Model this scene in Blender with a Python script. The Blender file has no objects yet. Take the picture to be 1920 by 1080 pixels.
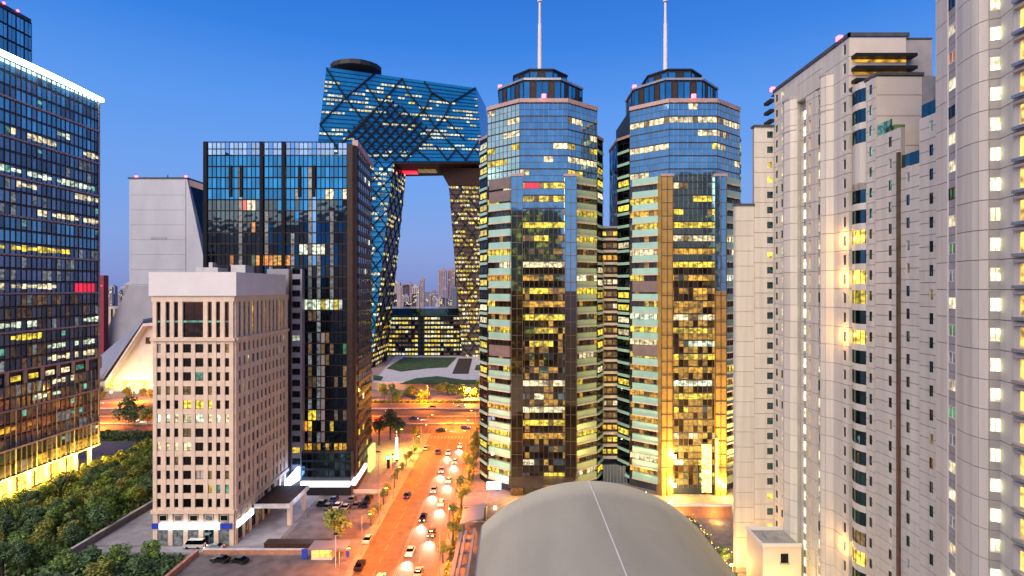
import bpy, math, random
from mathutils import Matrix, Vector
import numpy as np
R = math.radians
S = bpy.context.scene
COL = S.collection
H = 65.0                                     # eye height, metres
def G(px, py): Y = H*1000/(py-540.0); return ((px-960)*Y/1000, Y)      # ground point seen at a pixel (measuring aid)
def P(px, py, Y): return ((px-960)*Y/1000.0, Y, H-(py-540)*Y/1000.0)

# ------------------------------------------------------------------ camera, sky, light
cam = bpy.data.cameras.new('camera'); camo = bpy.data.objects.new('camera', cam); COL.objects.link(camo)
camo.location = (0, 0, H); camo.rotation_euler = (R(90), 0, 0)
cam.sensor_width = 36; cam.lens = 36*1000/1920.0; cam.clip_start = 0.5; cam.clip_end = 30000
S.camera = camo
S.view_settings.view_transform = 'Standard'; S.view_settings.look = 'None'
S.view_settings.exposure = 0.0; S.view_settings.gamma = 1; S.view_settings.use_curve_mapping = False
S.cycles.max_bounces = 6; S.cycles.diffuse_bounces = 3; S.cycles.glossy_bounces = 3
S.cycles.use_light_tree = True; S.cycles.sample_clamp_indirect = 4.0
SUN_EL, SUN_ROT = R(26), R(205)
W = bpy.data.worlds.new("World"); S.world = W; W.use_nodes = True
nt = W.node_tree; nt.nodes.clear()
o_ = nt.nodes.new('ShaderNodeOutputWorld'); bg = nt.nodes.new('ShaderNodeBackground')
tc = nt.nodes.new('ShaderNodeTexCoord'); sx = nt.nodes.new('ShaderNodeSeparateXYZ'); rp = nt.nodes.new('ShaderNodeValToRGB')
nt.links.new(tc.outputs['Generated'], sx.inputs[0]); nt.links.new(sx.outputs['Z'], rp.inputs[0])
SKY = [(0.0, (.2, .28, .6)), (.04, (.19, .305, .69)), (.09, (.185, .33, .76)), (.2, (.13, .33, .83)), (.31, (.08, .285, .83)),
       (.41, (.022, .2, .74)), (.5, (.008, .15, .66)), (.7, (.006, .09, .5)), (1.0, (.004, .05, .35))]
el = rp.color_ramp.elements
while len(el) > 1: el.remove(el[-1])
el[0].position = 0; el[0].color = SKY[0][1]+(1,)
for p_, c_ in SKY[1:]:
    e = el.new(p_); e.color = c_+(1,)
sk = nt.nodes.new('ShaderNodeTexSky'); sk.sky_type = 'NISHITA'; sk.sun_disc = False; sk.sun_elevation = R(2); sk.sun_rotation = R(180+25)
ad = nt.nodes.new('ShaderNodeMixRGB'); ad.blend_type = 'ADD'; ad.inputs[0].default_value = 0.03
nt.links.new(rp.outputs[0], ad.inputs[1]); nt.links.new(sk.outputs[0], ad.inputs[2])
nt.links.new(ad.outputs[0], bg.inputs['Color']); bg.inputs['Strength'].default_value = 1.0
nt.links.new(bg.outputs[0], o_.inputs[0])
sun = bpy.data.lights.new('afterglow', 'SUN'); sun.energy = 4.4; sun.angle = R(60); sun.color = (1, .8, .6)
suno = bpy.data.objects.new('afterglow', sun); COL.objects.link(suno)
suno.rotation_euler = (R(54), 0, R(-30))      # light travels towards +Y, from behind left

# ------------------------------------------------------------------ materials
MATS = {}
def _noise(nt, scale, detail=4, stretch=None):
    g = nt.nodes.new('ShaderNodeNewGeometry'); n = nt.nodes.new('ShaderNodeTexNoise')
    n.inputs['Scale'].default_value = scale; n.inputs['Detail'].default_value = detail
    if stretch:
        m = nt.nodes.new('ShaderNodeMapping'); m.inputs['Scale'].default_value = stretch
        nt.links.new(g.outputs['Position'], m.inputs[0]); nt.links.new(m.outputs[0], n.inputs['Vector'])
    else: nt.links.new(g.outputs['Position'], n.inputs['Vector'])
    return n
def _rand(nt):
    oi = nt.nodes.new('ShaderNodeObjectInfo'); ge = nt.nodes.new('ShaderNodeNewGeometry')
    a = nt.nodes.new('ShaderNodeMath'); a.operation = 'ADD'
    nt.links.new(oi.outputs['Random'], a.inputs[0]); nt.links.new(ge.outputs['Random Per Island'], a.inputs[1])
    f = nt.nodes.new('ShaderNodeMath'); f.operation = 'FRACT'; nt.links.new(a.outputs[0], f.inputs[0])
    return f.outputs[0]
def mat(name, col, rough=.7, metal=0., amt=.18, scale=.6, bump=0., stretch=None, vary=0., spec=.5):
    if name in MATS: return MATS[name]
    m = bpy.data.materials.new(name); m.use_nodes = True; nt = m.node_tree; b = nt.nodes['Principled BSDF']
    b.inputs['Roughness'].default_value = rough; b.inputs['Metallic'].default_value = metal; b.inputs['Specular IOR Level'].default_value = spec
    n = _noise(nt, scale, 5, stretch); r = nt.nodes.new('ShaderNodeValToRGB'); e = r.color_ramp.elements
    e[0].position = .3; e[1].position = .7
    e[0].color = tuple(c*(1-amt) for c in col)+(1,); e[1].color = tuple(min(1, c*(1+amt)) for c in col)+(1,)
    nt.links.new(n.outputs['Fac'], r.inputs[0]); out = r.outputs[0]
    if vary:
        hs = nt.nodes.new('ShaderNodeHueSaturation'); mr = nt.nodes.new('ShaderNodeMapRange')
        mr.inputs[3].default_value = 1-vary; mr.inputs[4].default_value = 1+vary
        nt.links.new(_rand(nt), mr.inputs[0]); nt.links.new(mr.outputs[0], hs.inputs['Value']); nt.links.new(out, hs.inputs['Color']); out = hs.outputs[0]
    nt.links.new(out, b.inputs['Base Color'])
    if bump:
        bu = nt.nodes.new('ShaderNodeBump'); bu.inputs['Strength'].default_value = bump; bu.inputs['Distance'].default_value = .05
        nt.links.new(n.outputs['Fac'], bu.inputs['Height']); nt.links.new(bu.outputs[0], b.inputs['Normal'])
    MATS[name] = m; return m
def glass(name, col, rough=.04, wob=.012, vary=.25, metal=.95):
    """coated reflective facade glass, each pane a little different and not quite flat"""
    if name in MATS: return MATS[name]
    m = mat(name, col, rough, metal, .08, .3, 0, None, vary); nt = m.node_tree; b = nt.nodes['Principled BSDF']
    n = _noise(nt, .35, 1); bu = nt.nodes.new('ShaderNodeBump'); bu.inputs['Strength'].default_value = 1; bu.inputs['Distance'].default_value = wob*4
    nt.links.new(n.outputs['Fac'], bu.inputs['Height']); nt.links.new(bu.outputs[0], b.inputs['Normal'])
    return m
def emit(name, col, st, var=.45, inner=True, sample=False, base=(.05, .05, .05)):
    """a lit interior behind glass: brightness differs from room to room and inside each pane"""
    if name in MATS: return MATS[name]
    m = bpy.data.materials.new(name); m.use_nodes = True; nt = m.node_tree; b = nt.nodes['Principled BSDF']
    b.inputs['Base Color'].default_value = base+(1,); b.inputs['Roughness'].default_value = .15
    b.inputs['Emission Color'].default_value = col+(1,)
    mr = nt.nodes.new('ShaderNodeMapRange'); mr.inputs[3].default_value = st*(1-var); mr.inputs[4].default_value = st*(1+var)
    nt.links.new(_rand(nt), mr.inputs[0]); out = mr.outputs[0]
    if inner:
        n = _noise(nt, .8, 2, (1, 1, 1.3)); m2 = nt.nodes.new('ShaderNodeMapRange')
        m2.inputs[1].default_value = .35; m2.inputs[2].default_value = .65; m2.inputs[3].default_value = .25; m2.inputs[4].default_value = 1.5
        nt.links.new(n.outputs['Fac'], m2.inputs[0]); mu = nt.nodes.new('ShaderNodeMath'); mu.operation = 'MULTIPLY'
        nt.links.new(out, mu.inputs[0]); nt.links.new(m2.outputs[0], mu.inputs[1]); out = mu.outputs[0]
    nt.links.new(out, b.inputs['Emission Strength'])
    m.cycles.emission_sampling = 'FRONT_BACK' if sample else 'NONE'
    MATS[name] = m; return m

M = dict(
 asphalt=mat('asphalt', (.08, .062, .045), .75, 0, .25, .5, .2), asphalt2=mat('lot_asphalt', (.13, .12, .125), .8, 0, .3, .35, .2),
 pave=mat('pavement', (.2, .18, .17), .85, 0, .25, .7, .2), drive=mat('driveway_concrete', (.3, .31, .33), .8, 0, .2, .4),
 paint=mat('road_paint', (.2, .17, .13), .6, 0, .15, 2), soil=mat('park_floor', (.05, .07, .03), .95, 0, .5, .25, .4), lawn=mat('lawn', (.035, .075, .02), .95, 0, .5, .3, .4),
 white=mat('white_cladding', (.6, .575, .515), .7, 0, .1, .6, .05, (1.6, 1.6, .07), .04), white2=mat('white_render', (.7, .69, .7), .7, 0, .05, .2),
 joint=mat('joint_grey', (.36, .345, .34), .85, 0, .1), recess=mat('recess_grey', (.36, .35, .35), .8, 0, .1, .5),
 cream=mat('cream_cladding', (.66, .6, .52), .7, 0, .07, .25, .05, None, .03),
 beige=mat('beige_stone', (.7, .56, .43), .75, 0, .1, .5, .1, None, .05), beiged=mat('beige_stone_dark', (.38, .28, .22), .8, 0, .12, .5, .1),
 brown=mat('brown_granite', (.055, .036, .03), .5, 0, .2, .8, spec=.15), dark=mat('dark_metal', (.02, .021, .025), .45, .2, .2, spec=.2), black=mat('black_void', (.008, .009, .011), .6, 0, .2),
 bronze=mat('bronze_mullion', (.16, .11, .08), .4, .6, .2), mauve=mat('mauve_louvre', (.17, .13, .13), .6, 0, .15), pinkd=mat('pinkish_fin', (.2, .15, .13), .5, .2, .12), pink=mat('pinkish_ledge', (.42, .3, .28), .5, .2, .12), steel=mat('steel_grey', (.35, .37, .4), .4, .6, .12),
 greenw=mat('pale_green_spandrel', (.33, .58, .50), .3, .1, .08, .3, 0, None, .06), greenlit=mat('green_spandrel_warm_lit', (.36, .48, .28), .3, .1, .08, .3, 0, None, .06), amberrefl=mat('amber_reflection', (.5, .32, .1), .35, .4, .15, .3), tan=mat('tan_spandrel', (.5, .45, .36), .5, 0, .1),
 roofd=mat('roof_felt', (.07, .075, .08), .9, 0, .3, .4), roofg=mat('roof_gravel_grey', (.3, .31, .3), .9, 0, .2, .6, .2), vault=mat('vault_membrane', (.36, .36, .305), .85, 0, .1, .12, .0, (1, .25, 1), spec=.15),
 zinc=mat('zinc_cladding', (.34, .38, .44), .5, .2, .09, .08, 0, (1, 1, .4)), zincd=mat('zinc_slope', (.25, .26, .31), .5, .2, .12, .08), navy=mat('navy_core', (.025, .035, .055), .5, .2, .2),
 diag=mat('diagrid_steel', (.008, .018, .035), .6, 0, .15, spec=.1), dk2=mat('near_black_metal', (.008, .01, .016), .5, 0, .2, spec=.08), bark=mat('bark', (.07, .05, .035), .9, 0, .3, 3), 
 leafA=mat('leaf_green', (.15, .25, .05), .7, 0, .5, .6, 0, None, .35), leafB=mat('leaf_olive', (.24, .27, .05), .7, 0, .5, .6, 0, None, .35), leafC=mat('leaf_dark', (.085, .16, .06), .7, 0, .5, .6, 0, None, .35), leafY=mat('leaf_bright', (.22, .3, .03), .7, 0, .4, .6, 0, None, .3),
 brick=mat('low_wall_stone', (.4, .2, .13), .8, 0, .2, 1), rubber=mat('tyre_rubber', (.02, .02, .02), .8), cream2=mat('kiosk_panel', (.6, .58, .45), .6), blueplas=mat('blue_panel', (.02, .06, .5), .4), redp=mat('dark_red_board', (.2, .01, .03), .5), marble=mat('white_marble', (.6, .57, .55), .6),
 gA=glass('glass_tower_blue', (.2, .235, .27), .07, .006, .4, .8), gA2=glass('glass_tower_blue_bright', (.2, .42, .5), .07, .006, .3, .8), gC2=glass('glass_crown_blue', (.12, .42, .5), .06, .004), gC=glass('glass_navy', (.006, .055, .15), .04, .004, .3), gCd=glass('glass_navy_dark', (.02, .035, .05), .04), gG=glass('glass_skyblue', (.36, .58, .6), .05, .004, .1), gL=glass('glass_pale_green', (.62, .85, .66), .12, .004, .12, .7), gGd=glass('glass_reflected_city', (.15, .12, .085), .06, .006, .5, .93), gB=glass('glass_window', (.06, .055, .05), .05), gT=glass('glass_teal', (.07, .15, .16), .05),
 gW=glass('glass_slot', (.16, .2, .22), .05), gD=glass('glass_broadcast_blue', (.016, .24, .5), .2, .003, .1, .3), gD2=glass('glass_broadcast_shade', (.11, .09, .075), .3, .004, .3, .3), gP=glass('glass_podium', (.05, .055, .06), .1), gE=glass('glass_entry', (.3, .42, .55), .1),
 mesh=glass('glass_crown_screen', (.1, .2, .38), .3, .004, .3, .6), blind=mat('drawn_blind', (.4, .36, .32), .6, 0, .1, .5, 0, None, .25),
 eY=emit('lit_yellow', (1, .74, .06), .95), eG=emit('lit_gold', (1, .5, .04), .75), eP=emit('lit_pale', (1, .84, .48), 1.0), eW=emit('lit_white_green', (.86, 1, .72), .95), eO=emit('lit_orange', (1, .32, .03), .75),
 eT=emit('lit_teal', (.25, .8, .6), .5), eGr=emit('lit_green', (.02, .3, .1), .5), eR=emit('red_glow', (1, .02, .06), 1.0, .2, False), eAm=emit('amber_glow', (1, .5, .05), .38), eBr=emit('lit_soffit_brown', (.6, .36, .14), .12), eDm2=emit('brown_glow', (.6, .33, .15), .16), eDim=emit('lit_dim_amber', (.6, .36, .1), .28), eBl=emit('lit_blue', (.1, .45, 1), .7, .2, False), eDb=emit('lit_blind_dim', (.6, .68, .72), .2),
 eStrip=emit('light_strip', (.85, 1, 1), 9, .0, False, True), eSignW=emit('white_lightbox', (.9, .93, 1), 5, 0, False, True), eSignP=emit('pink_lightbox', (1, .85, .85), 3, 0, False, True),
 eLobby=emit('lobby_light', (1, .66, .12), 2.6, .35, True, True), eLamp=emit('sodium_lamp', (1, .5, .1), 30, 0, False), eHead=emit('headlight', (1, .85, .6), 14, 0, False), eTail=emit('taillight', (1, .03, .02), 4, 0, False), eAv=emit('aviation_red', (1, .06, .1), 12, 0, False),
 eStair=emit('stair_light', (1, .97, .5), 3.4, .5, True, True), eFlat=emit('flat_light_yellow', (1, .63, .08), 2.2, .3, True, True), eFlatC=emit('curtain_light', (1, .58, .09), 1.7, .2, True, True), eGlow=emit('reflection_glow', (1, .76, .2), 3, .1, True, True), eFairy=emit('fairy_bulb', (1, .6, .08), 6, .2, False), eSpot=emit('uplight_lens', (1, .75, .35), 20, 0, False), eTl=emit('traffic_green', (.05, 1, .5), 10, 0, False), eBW=emit('blue_white_box', (.45, .6, 1), 7, 0, False, True), eYg=emit('yellow_green_box', (.85, .9, .25), 1.1, 0, False, True),
)

# ------------------------------------------------------------------ mesh helpers
class MB:
    def __init__(s): s.v = []; s.f = []; s.m = []
    def quad(s, pts, m=0):
        b = len(s.v); s.v += [tuple(p) for p in pts]; s.f.append(tuple(range(b, b+len(pts)))); s.m.append(m); return s
    def hexa(s, c, m=0):        # 4 bottom, 4 top (same winding)
        b = len(s.v); s.v += [tuple(p) for p in c]
        for f in ((3, 2, 1, 0), (4, 5, 6, 7), (0, 1, 5, 4), (1, 2, 6, 5), (2, 3, 7, 6), (3, 0, 4, 7)): s.f.append(tuple(b+i for i in f)); s.m.append(m)
        return s
    def box(s, x0, x1, y0, y1, z0, z1, m=0):
        return s.hexa([(x0, y0, z0), (x1, y0, z0), (x1, y1, z0), (x0, y1, z0), (x0, y0, z1), (x1, y0, z1), (x1, y1, z1), (x0, y1, z1)], m)
    def prism(s, poly, z0, z1, m=0, top=None):
        n = len(poly); b = len(s.v); t = top or poly
        s.v += [(p[0], p[1], z0) for p in poly]+[(p[0], p[1], z1) for p in t]
        for i in range(n): j = (i+1) % n; s.f.append((b+i, b+j, b+n+j, b+n+i)); s.m.append(m)
        s.f.append(tuple(b+n+i for i in range(n))); s.f.append(tuple(b+n-1-i for i in range(n))); s.m += [m, m]; return s
    def tube(s, p0, p1, r0, r1=None, n=6, m=0):
        r1 = r0 if r1 is None else r1; p0 = Vector(p0); p1 = Vector(p1); d = (p1-p0).normalized()
        a = d.orthogonal().normalized(); c = d.cross(a); b = len(s.v)
        for p, r in ((p0, r0), (p1, r1)):
            for i in range(n):
                t = 2*math.pi*i/n; s.v.append(tuple(p+a*math.cos(t)*r+c*math.sin(t)*r))
        for i in range(n): j = (i+1) % n; s.f.append((b+i, b+j, b+n+j, b+n+i)); s.m.append(m)
        s.f.append(tuple(b+n-1-i for i in range(n))); s.f.append(tuple(b+n+i for i in range(n))); s.m += [m, m]; return s
    def mesh(s, name, mats):
        me = bpy.data.meshes.new(name); me.from_pydata(s.v, [], s.f)
        for m in (mats if isinstance(mats, (list, tuple)) else [mats]): me.materials.append(M[m] if isinstance(m, str) else m)
        if any(s.m): me.polygons.foreach_set('material_index', s.m)
        me.update(); return me
def link(name, me, parent=None, mw=None):
    o = bpy.data.objects.new(name, me); COL.objects.link(o)
    if mw is not None: o.matrix_basis = mw
    if parent is not None:
        o.parent = parent; o.matrix_parent_inverse = PINV[parent.name]
    return o
PINV = {}
def tag(o, label=None, cat=None, group=None, kind=None):
    if label: o['label'] = label
    if cat: o['category'] = cat
    if group: o['group'] = group
    if kind: o['kind'] = kind
    return o
def empty(name, loc, label, cat, group=None):
    o = bpy.data.objects.new(name, None); COL.objects.link(o); o.location = loc; o.empty_display_size = 1
    PINV[o.name] = Matrix.Translation(Vector(loc)).inverted(); return tag(o, label, cat, group)
def struct(name, mb, m): return tag(link(name, mb.mesh(name, m)), kind='structure')

class Face:                                   # a vertical wall plane; p0 left, p1 right as seen from outside
    def __init__(s, p0, p1):
        s.p0 = Vector(p0); s.p1 = Vector(p1); d = s.p1-s.p0; s.L = d.length; s.u = d/s.L; s.n = Vector((s.u.y, -s.u.x)); s.a = math.atan2(s.u.y, s.u.x)
    def pt(s, a, z, d=0): q = s.p0+s.u*a+s.n*d; return (q.x, q.y, z)
    def at(s, Y): return (Y-s.p0.y)/s.u.y      # the distance along the wall at which it reaches depth Y
    def mw(s, a, z, d=0, tilt=0): return Matrix.Translation(s.pt(a, z, d)) @ Matrix.Rotation(s.a+tilt, 4, 'Z')
    def fbox(s, mb, a0, a1, z0, z1, d0, d1, m=0):
        return mb.hexa([s.pt(a0, z0, d1), s.pt(a1, z0, d1), s.pt(a1, z0, d0), s.pt(a0, z0, d0), s.pt(a0, z1, d1), s.pt(a1, z1, d1), s.pt(a1, z1, d0), s.pt(a0, z1, d0)], m)
MC = {}
def pane_mesh(w, h, m, fr, fd=.09, bars=1):
    k = ('p', round(w, 2), round(h, 2), m, fr, bars)
    if k not in MC:
        b = MB(); x, z = w/2, h/2
        b.quad([(-x, -.02, -z), (x, -.02, -z), (x, -.02, z), (-x, -.02, z)], 0)
        if fr:
            t = min(.09, w*.08)
            for (a0, a1, c0, c1) in ((-x, -x+t, -z, z), (x-t, x, -z, z), (-x+t, x-t, -z, -z+t), (-x+t, x-t, z-t, z)): b.box(a0, a1, -fd, 0, c0, c1, 1)
            for i in range(1, bars):
                c = -x+w*i/bars; b.box(c-t/2, c+t/2, -fd, 0, -z+t, z-t, 1)
        MC[k] = b.mesh('window', [m, fr or 'dark'])
    return MC[k]
def box_mesh(w, h, d, m):
    k = ('b', round(w, 2), round(h, 2), round(d, 2), m)
    if k not in MC: MC[k] = MB().box(-w/2, w/2, -d, 0, -h/2, h/2).mesh('panel', m)
    return MC[k]
class Bld:
    CAP = 290
    def __init__(s, name, loc, label, cat='building', group=None): s.o = empty(name, loc, label, cat, group); s.items = {}; s.rng = random.Random(name+label)
    def add(s, nm, me, mw, w, h):
        q = mw.translation; sc = w*h/max(q.y, 1)**2 if q.y > 1 else 0
        if q.y > 1:
            px = 960+1000*q.x/q.y; py = 540-(q.z-H)/q.y*1000
            if px < -60 or px > 1980 or py < -60 or py > 1140: sc *= .001
        s.items.setdefault(nm, []).append((sc, me, mw))
    def win(s, F, a, z, w, h, m, fr='dark', d=0, bars=1, name='window', tilt=.004):
        s.add(name, pane_mesh(w, h, m, fr, bars=bars), F.mw(a, z, d, s.rng.uniform(-tilt, tilt)), w, h)
    def bx(s, F, nm, a0, a1, z0, z1, d1, m, d0=0.):
        s.add(nm, box_mesh(a1-a0, z1-z0, d1-d0, m), F.mw((a0+a1)/2, (z0+z1)/2, d0), a1-a0, z1-z0)
    def part(s, nm, mb, m, label=None): return tag(link(nm, mb.mesh(nm, m), s.o), label)
    def flush(s):
        for nm, L in s.items.items():
            L.sort(key=lambda t: -t[0])
            for _, me, mw in L[:s.CAP]: link(nm, me, s.o, mw)
            rest = L[s.CAP:]
            if rest:
                V = []; Fc = []; mi = []; mats = []; n = 0
                for _, me, mw in rest:
                    k = len(me.vertices); a = np.empty(k*3); me.vertices.foreach_get('co', a); a = a.reshape(-1, 3)
                    A = np.array(mw); a = a@A[:3, :3].T+A[:3, 3]; V.append(a)
                    idx = []
                    for mm in me.materials:
                        if mm not in mats: mats.append(mm)
                        idx.append(mats.index(mm))
                    for p in me.polygons: Fc.append(tuple(n+i for i in p.vertices)); mi.append(idx[p.material_index])
                    n += k
                me = bpy.data.meshes.new(nm+'_rest'); me.from_pydata(np.vstack(V).tolist(), [], Fc)
                for mm in mats: me.materials.append(mm)
                me.polygons.foreach_set('material_index', mi); me.update()
                tag(link(nm+'_field', me, s.o), kind='stuff')
def runs(rng, n, p, lo=2, hi=7):
    out = []; 
    while len(out) < n: out += [rng.random() < p]*rng.randint(lo, hi)
    return out[:n]
def pick(rng, opts):
    t = rng.random()*sum(w for _, w in opts)
    for m, w in opts:
        t -= w
        if t <= 0: return m
    return opts[-1][0]

# ------------------------------------------------------------------ ground, roads, water-tight layers 4 mm and more apart
def sheet(name, poly, z, m):
    return struct(name, MB().quad([(x, y, z) for x, y in poly]), m)
sheet('ground', [(-6000, -600), (6000, -600), (6000, 9000), (-6000, 9000)], 0, 'pave')
sheet('ring_road', [(-700, 238), (500, 238), (500, 300), (-700, 300)], .02, 'asphalt')
sheet('street', [(-36, 20), (-17, 20), (-17, 238), (-36, 238)], .024, 'asphalt')
sheet('park_ground', [(-150, 90), (-107, 90), (-107, 236), (-150, 236)], .03, 'soil')
sheet('park_ground_front', [(-107, 90), (-79, 90), (-79, 130), (-107, 130)], .03, 'soil')
sheet('driveway', [(-70, 134.2), (-60.2, 134.2), (-60.2, 170), (-70, 170)], .036, 'drive')
sheet('forecourt_path', [(-106, 131), (-60.3, 131), (-60.3, 134), (-106, 134)], .034, 'drive')
sheet('side_path', [(-106, 134.5), (-91, 134.5), (-91, 175), (-106, 175)], .03, 'drive')
sheet('car_park', [(-59, 138), (-38, 138), (-38, 168), (-59, 168)], .03, 'asphalt2')
sheet('front_car_park', [(-76, 96), (-38, 96), (-38, 129.5), (-76, 129.5)], .03, 'asphalt2')
sheet('pavement_left', [(-38, 20), (-36.2, 20), (-36.2, 236), (-38, 236)], .13, 'pave')
mk = MB()
for x in (-31.4, -22):                                             # dashed lane lines
    for y in range(60, 232, 6): mk.box(x-.08, x+.08, y, y+3, .025, .034)
mk.box(-26.9, -26.75, 40, 228, .025, .034); mk.box(-26.45, -26.3, 40, 228, .025, .034)
for i in range(12): mk.box(-35.4+i*1.5, -34.7+i*1.5, 230, 234, .025, .034)
for y in (244.5, 248, 257, 260.6, 277, 280.6, 290, 293.5):
    for x in range(-330, 120, 8): mk.box(x, x+5, y-.1, y+.1, .021, .03)
struct('road_markings', mk, 'paint')
kb = MB()
kb.box(-36.2, -36.0, 20, 236, 0, .14); kb.box(-17, -16.8, 20, 236, 0, .14)
for y in (252.4, 253.2, 268.6, 269.6, 284.6, 285.4): kb.box(-500, 300, y, y+.25, 0, .5)
struct('kerb', kb, 'pave')
mb = MB().box(-500, 300, 252.7, 253.2, 0, .9).box(-500, 300, 284.9, 285.4, 0, .9)
rl = empty('median_barrier', (-60, 253, 0), 'low concrete barriers dividing the wide ring road carriageways', 'barrier'); link('barrier_wall', mb.mesh('barrier', 'marble'), rl)

def plight(parent, loc, e, col, r=.4, nm='lamp_light'):
    l = bpy.data.lights.new(nm, 'POINT'); l.energy = e; l.color = col; l.shadow_soft_size = r
    o = bpy.data.objects.new(nm, l); COL.objects.link(o); o.location = loc; o.parent = parent; o.matrix_parent_inverse = PINV[parent.name]; return o

# ------------------------------------------------------------------ A: left glass tower
def tower_left():
    B = Bld('glass_office_tower', (-165, 168, 0), 'tall blue glass office tower at the left edge with a glowing white roofline')
    core = MB().box(-190, -150.6, 140, 194, 8.4, 133).box(-190, -156, 143, 190, 0, 8.4)
    B.part('core', core, 'navy'); B.part('upper_block', MB().box(-205, -170, 146, 188.6, 133, 160), 'navy')
    F = Face((-150.5, 140), (-150.5, 194)); rng = random.Random(4)
    fl = 3.9; nz = 32; pit = 1.8; nc = 30
    for r in range(nz):
        z0 = 8.4+r*fl; hi = r/nz
        if r in (7, ):                                             # open colonnade storey
            continue
        p = .2 if r < 7 else (.26 if r < 16 else (.5 if r in (17, 20, 22, 23, 26) else .04))
        L1 = runs(rng, nc, p, 4, 12); kind = pick(rng, [('eP', 3), ('eW', 4), ('eY', 1.5)] if r > 7 else [('eY', 3), ('eP', 2), ('eO', 2), ('eW', 2), ('eG', 2)])
        bz = runs(rng, nc, .45 if r < 22 else .3, 3, 8); br = r > 25 or r in (18, 19)
        for c in range(nc):
            m = ('gA2' if br and rng.random() < .7 else 'gA')
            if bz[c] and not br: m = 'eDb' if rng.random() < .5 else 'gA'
            if r < 14 and rng.random() < .3: m = 'eDm2'
            if L1[c]: m = kind if rng.random() < .85 else 'gA'
            if r == 14 and 24 <= c <= 28: m = 'eR'  # red glowing cells imitate a reflected sign
            if rng.random() < .02: m = 'eT'
            if m[0] == 'e' and m not in ('eDb', 'eDm2', 'eR') and r > 0: B.win(F, .9+c*pit, z0+2.05, pit-.06, fl-.75, 'gA', None, .1); B.win(F, .9+c*pit, z0+2.5, pit-.3, rng.choice((1.0, 1.5, 1.9)), m, None, .16, name='lit_pane')
            else: B.win(F, .9+c*pit, z0+2.05, pit-.06, fl-.75, m, None, .1)
        B.bx(F, 'floor_ledge', 0, 54, z0-.12, z0+.12, .22, 'bronze')
        if r % 3 == 2 or r in (8,): B.bx(F, 'pink_ledge', 0, 54.3, z0+.1, z0+.62, .55, 'pink')
    for c in range(nc+1):
        B.bx(F, 'fin', c*pit-.09, c*pit+.09, 8.4, 8.4+7*fl, .38, 'tan' if c % 4 == 0 else 'pinkd'); B.bx(F, 'fin', c*pit-.06, c*pit+.06, 8.4+8*fl+.6, 133, .34, 'bronze')
    z = 8.4+7*fl
    B.bx(F, 'recess_panel', 0, 54, z+.1, z+fl+.5, .02, 'black')
    for i in range(10): B.bx(F, 'column', i*6-.0, i*6+1.1, z+.1, z+fl+.4, .5, 'pink')
    for i in range(9): B.win(F, i*6+3.6, z+1.8, 3.6, 1.8, pick(rng, [('eT', 1), ('eP', 2), ('gA', 2), ('eY', 1)]), 'dark', .06)
    B.bx(F, 'corner_trim', 53.6, 54.1, 8.4, 133, .6, 'pink')
    F2 = Face((-156, 143), (-156, 190))                            # lit lobby set back behind columns
    for i in range(15): B.win(F2, 1.7+i*3.1, 4.2, 2.8, 7.4, 'eLobby', 'bronze', .03, 2, 'lobby_window')
    for i in range(9): B.bx(F, 'lobby_column', i*6+2, i*6+2.9, 0, 8.4, 0, 'cream', -.9)
    B.part('soffit', MB().box(-156, -150, 140, 194.4, 7.9, 8.35), 'cream')
    st = MB()
    for i in range(18):                                            # slightly bowed roof edge light
        a, b = i/18., (i+1)/18.; f = lambda t: -149.2+1.2*math.sin(math.pi*min(1, t*1.05))
        y0, y1 = 138+57*a, 138+57*b
        st.hexa([(f(a)-1, y0, 132.9), (f(b)-1, y1, 132.9), (f(b), y1, 132.9), (f(a), y0, 132.9), (f(a)-1, y0, 134.2), (f(b)-1, y1, 134.2), (f(b), y1, 134.2), (f(a), y0, 134.2)])
    B.part('roof_light_strip', st, 'eStrip')
    B.part('roof_slab', MB().box(-192, -149.9, 138, 195, 133.01, 133.8), 'steel')
    for i in range(7): plight(B.o, (-148.8, 141+i*8.2, 6.5), 9000, (1, .62, .1), .4)  # point lights without fittings, added to spread the lobby glow onto trees
    F3 = Face((-170, 146), (-170, 188.6))
    for r in range(5):
        for c in range(14):
            B.win(F3, 1.6+c*3.05, 136.4+r*4.9, 2.8, 4.4, 'eP' if r == 1 and 2 < c < 13 and rng.random() < .6 else 'gA2', 'dark', .1, 2, 'upper_window')
        B.bx(F3, 'upper_ledge', 0, 42.6, 138.75+r*4.9, 139+r*4.9, .3, 'dark')
    for i in range(8): B.bx(F3, 'warning_light', 2+i*5, 2.5+i*5, 160, 160.5, .4, 'eAv')
    B.flush()
tower_left()

# ------------------------------------------------------------------ generic grid wall: proud piers and spandrels, panes behind
def grid_wall(B, F, cols, rows, s0, s1, z0, z1, dep, mw, fill, fr='dark', sp_dep=None, bars=1):
    sp = dep*.75 if sp_dep is None else sp_dep
    cols = sorted(cols); rows = sorted(rows)
    e = [s0]+[x for c, w in cols for x in (c-w/2, c+w/2)]+[s1]
    for i in range(0, len(e), 2):
        if e[i+1]-e[i] > .03: B.bx(F, 'pier', e[i], e[i+1], z0, z1, dep, mw)
    ez = [z0]+[x for c, h in rows for x in (c-h/2, c+h/2)]+[z1]
    for j in range(0, len(ez), 2):
        if ez[j+1]-ez[j] > .03: B.bx(F, 'spandrel', s0+.02, s1-.02, ez[j], ez[j+1], sp, mw)
    for j, (zc, h) in enumerate(rows):
        for i, (c, w) in enumerate(cols):
            m = fill(j, i, len(rows))
            if m: B.win(F, c, zc, w, h, m, fr, .05, bars if w < 1.5 else bars+1)

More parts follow.
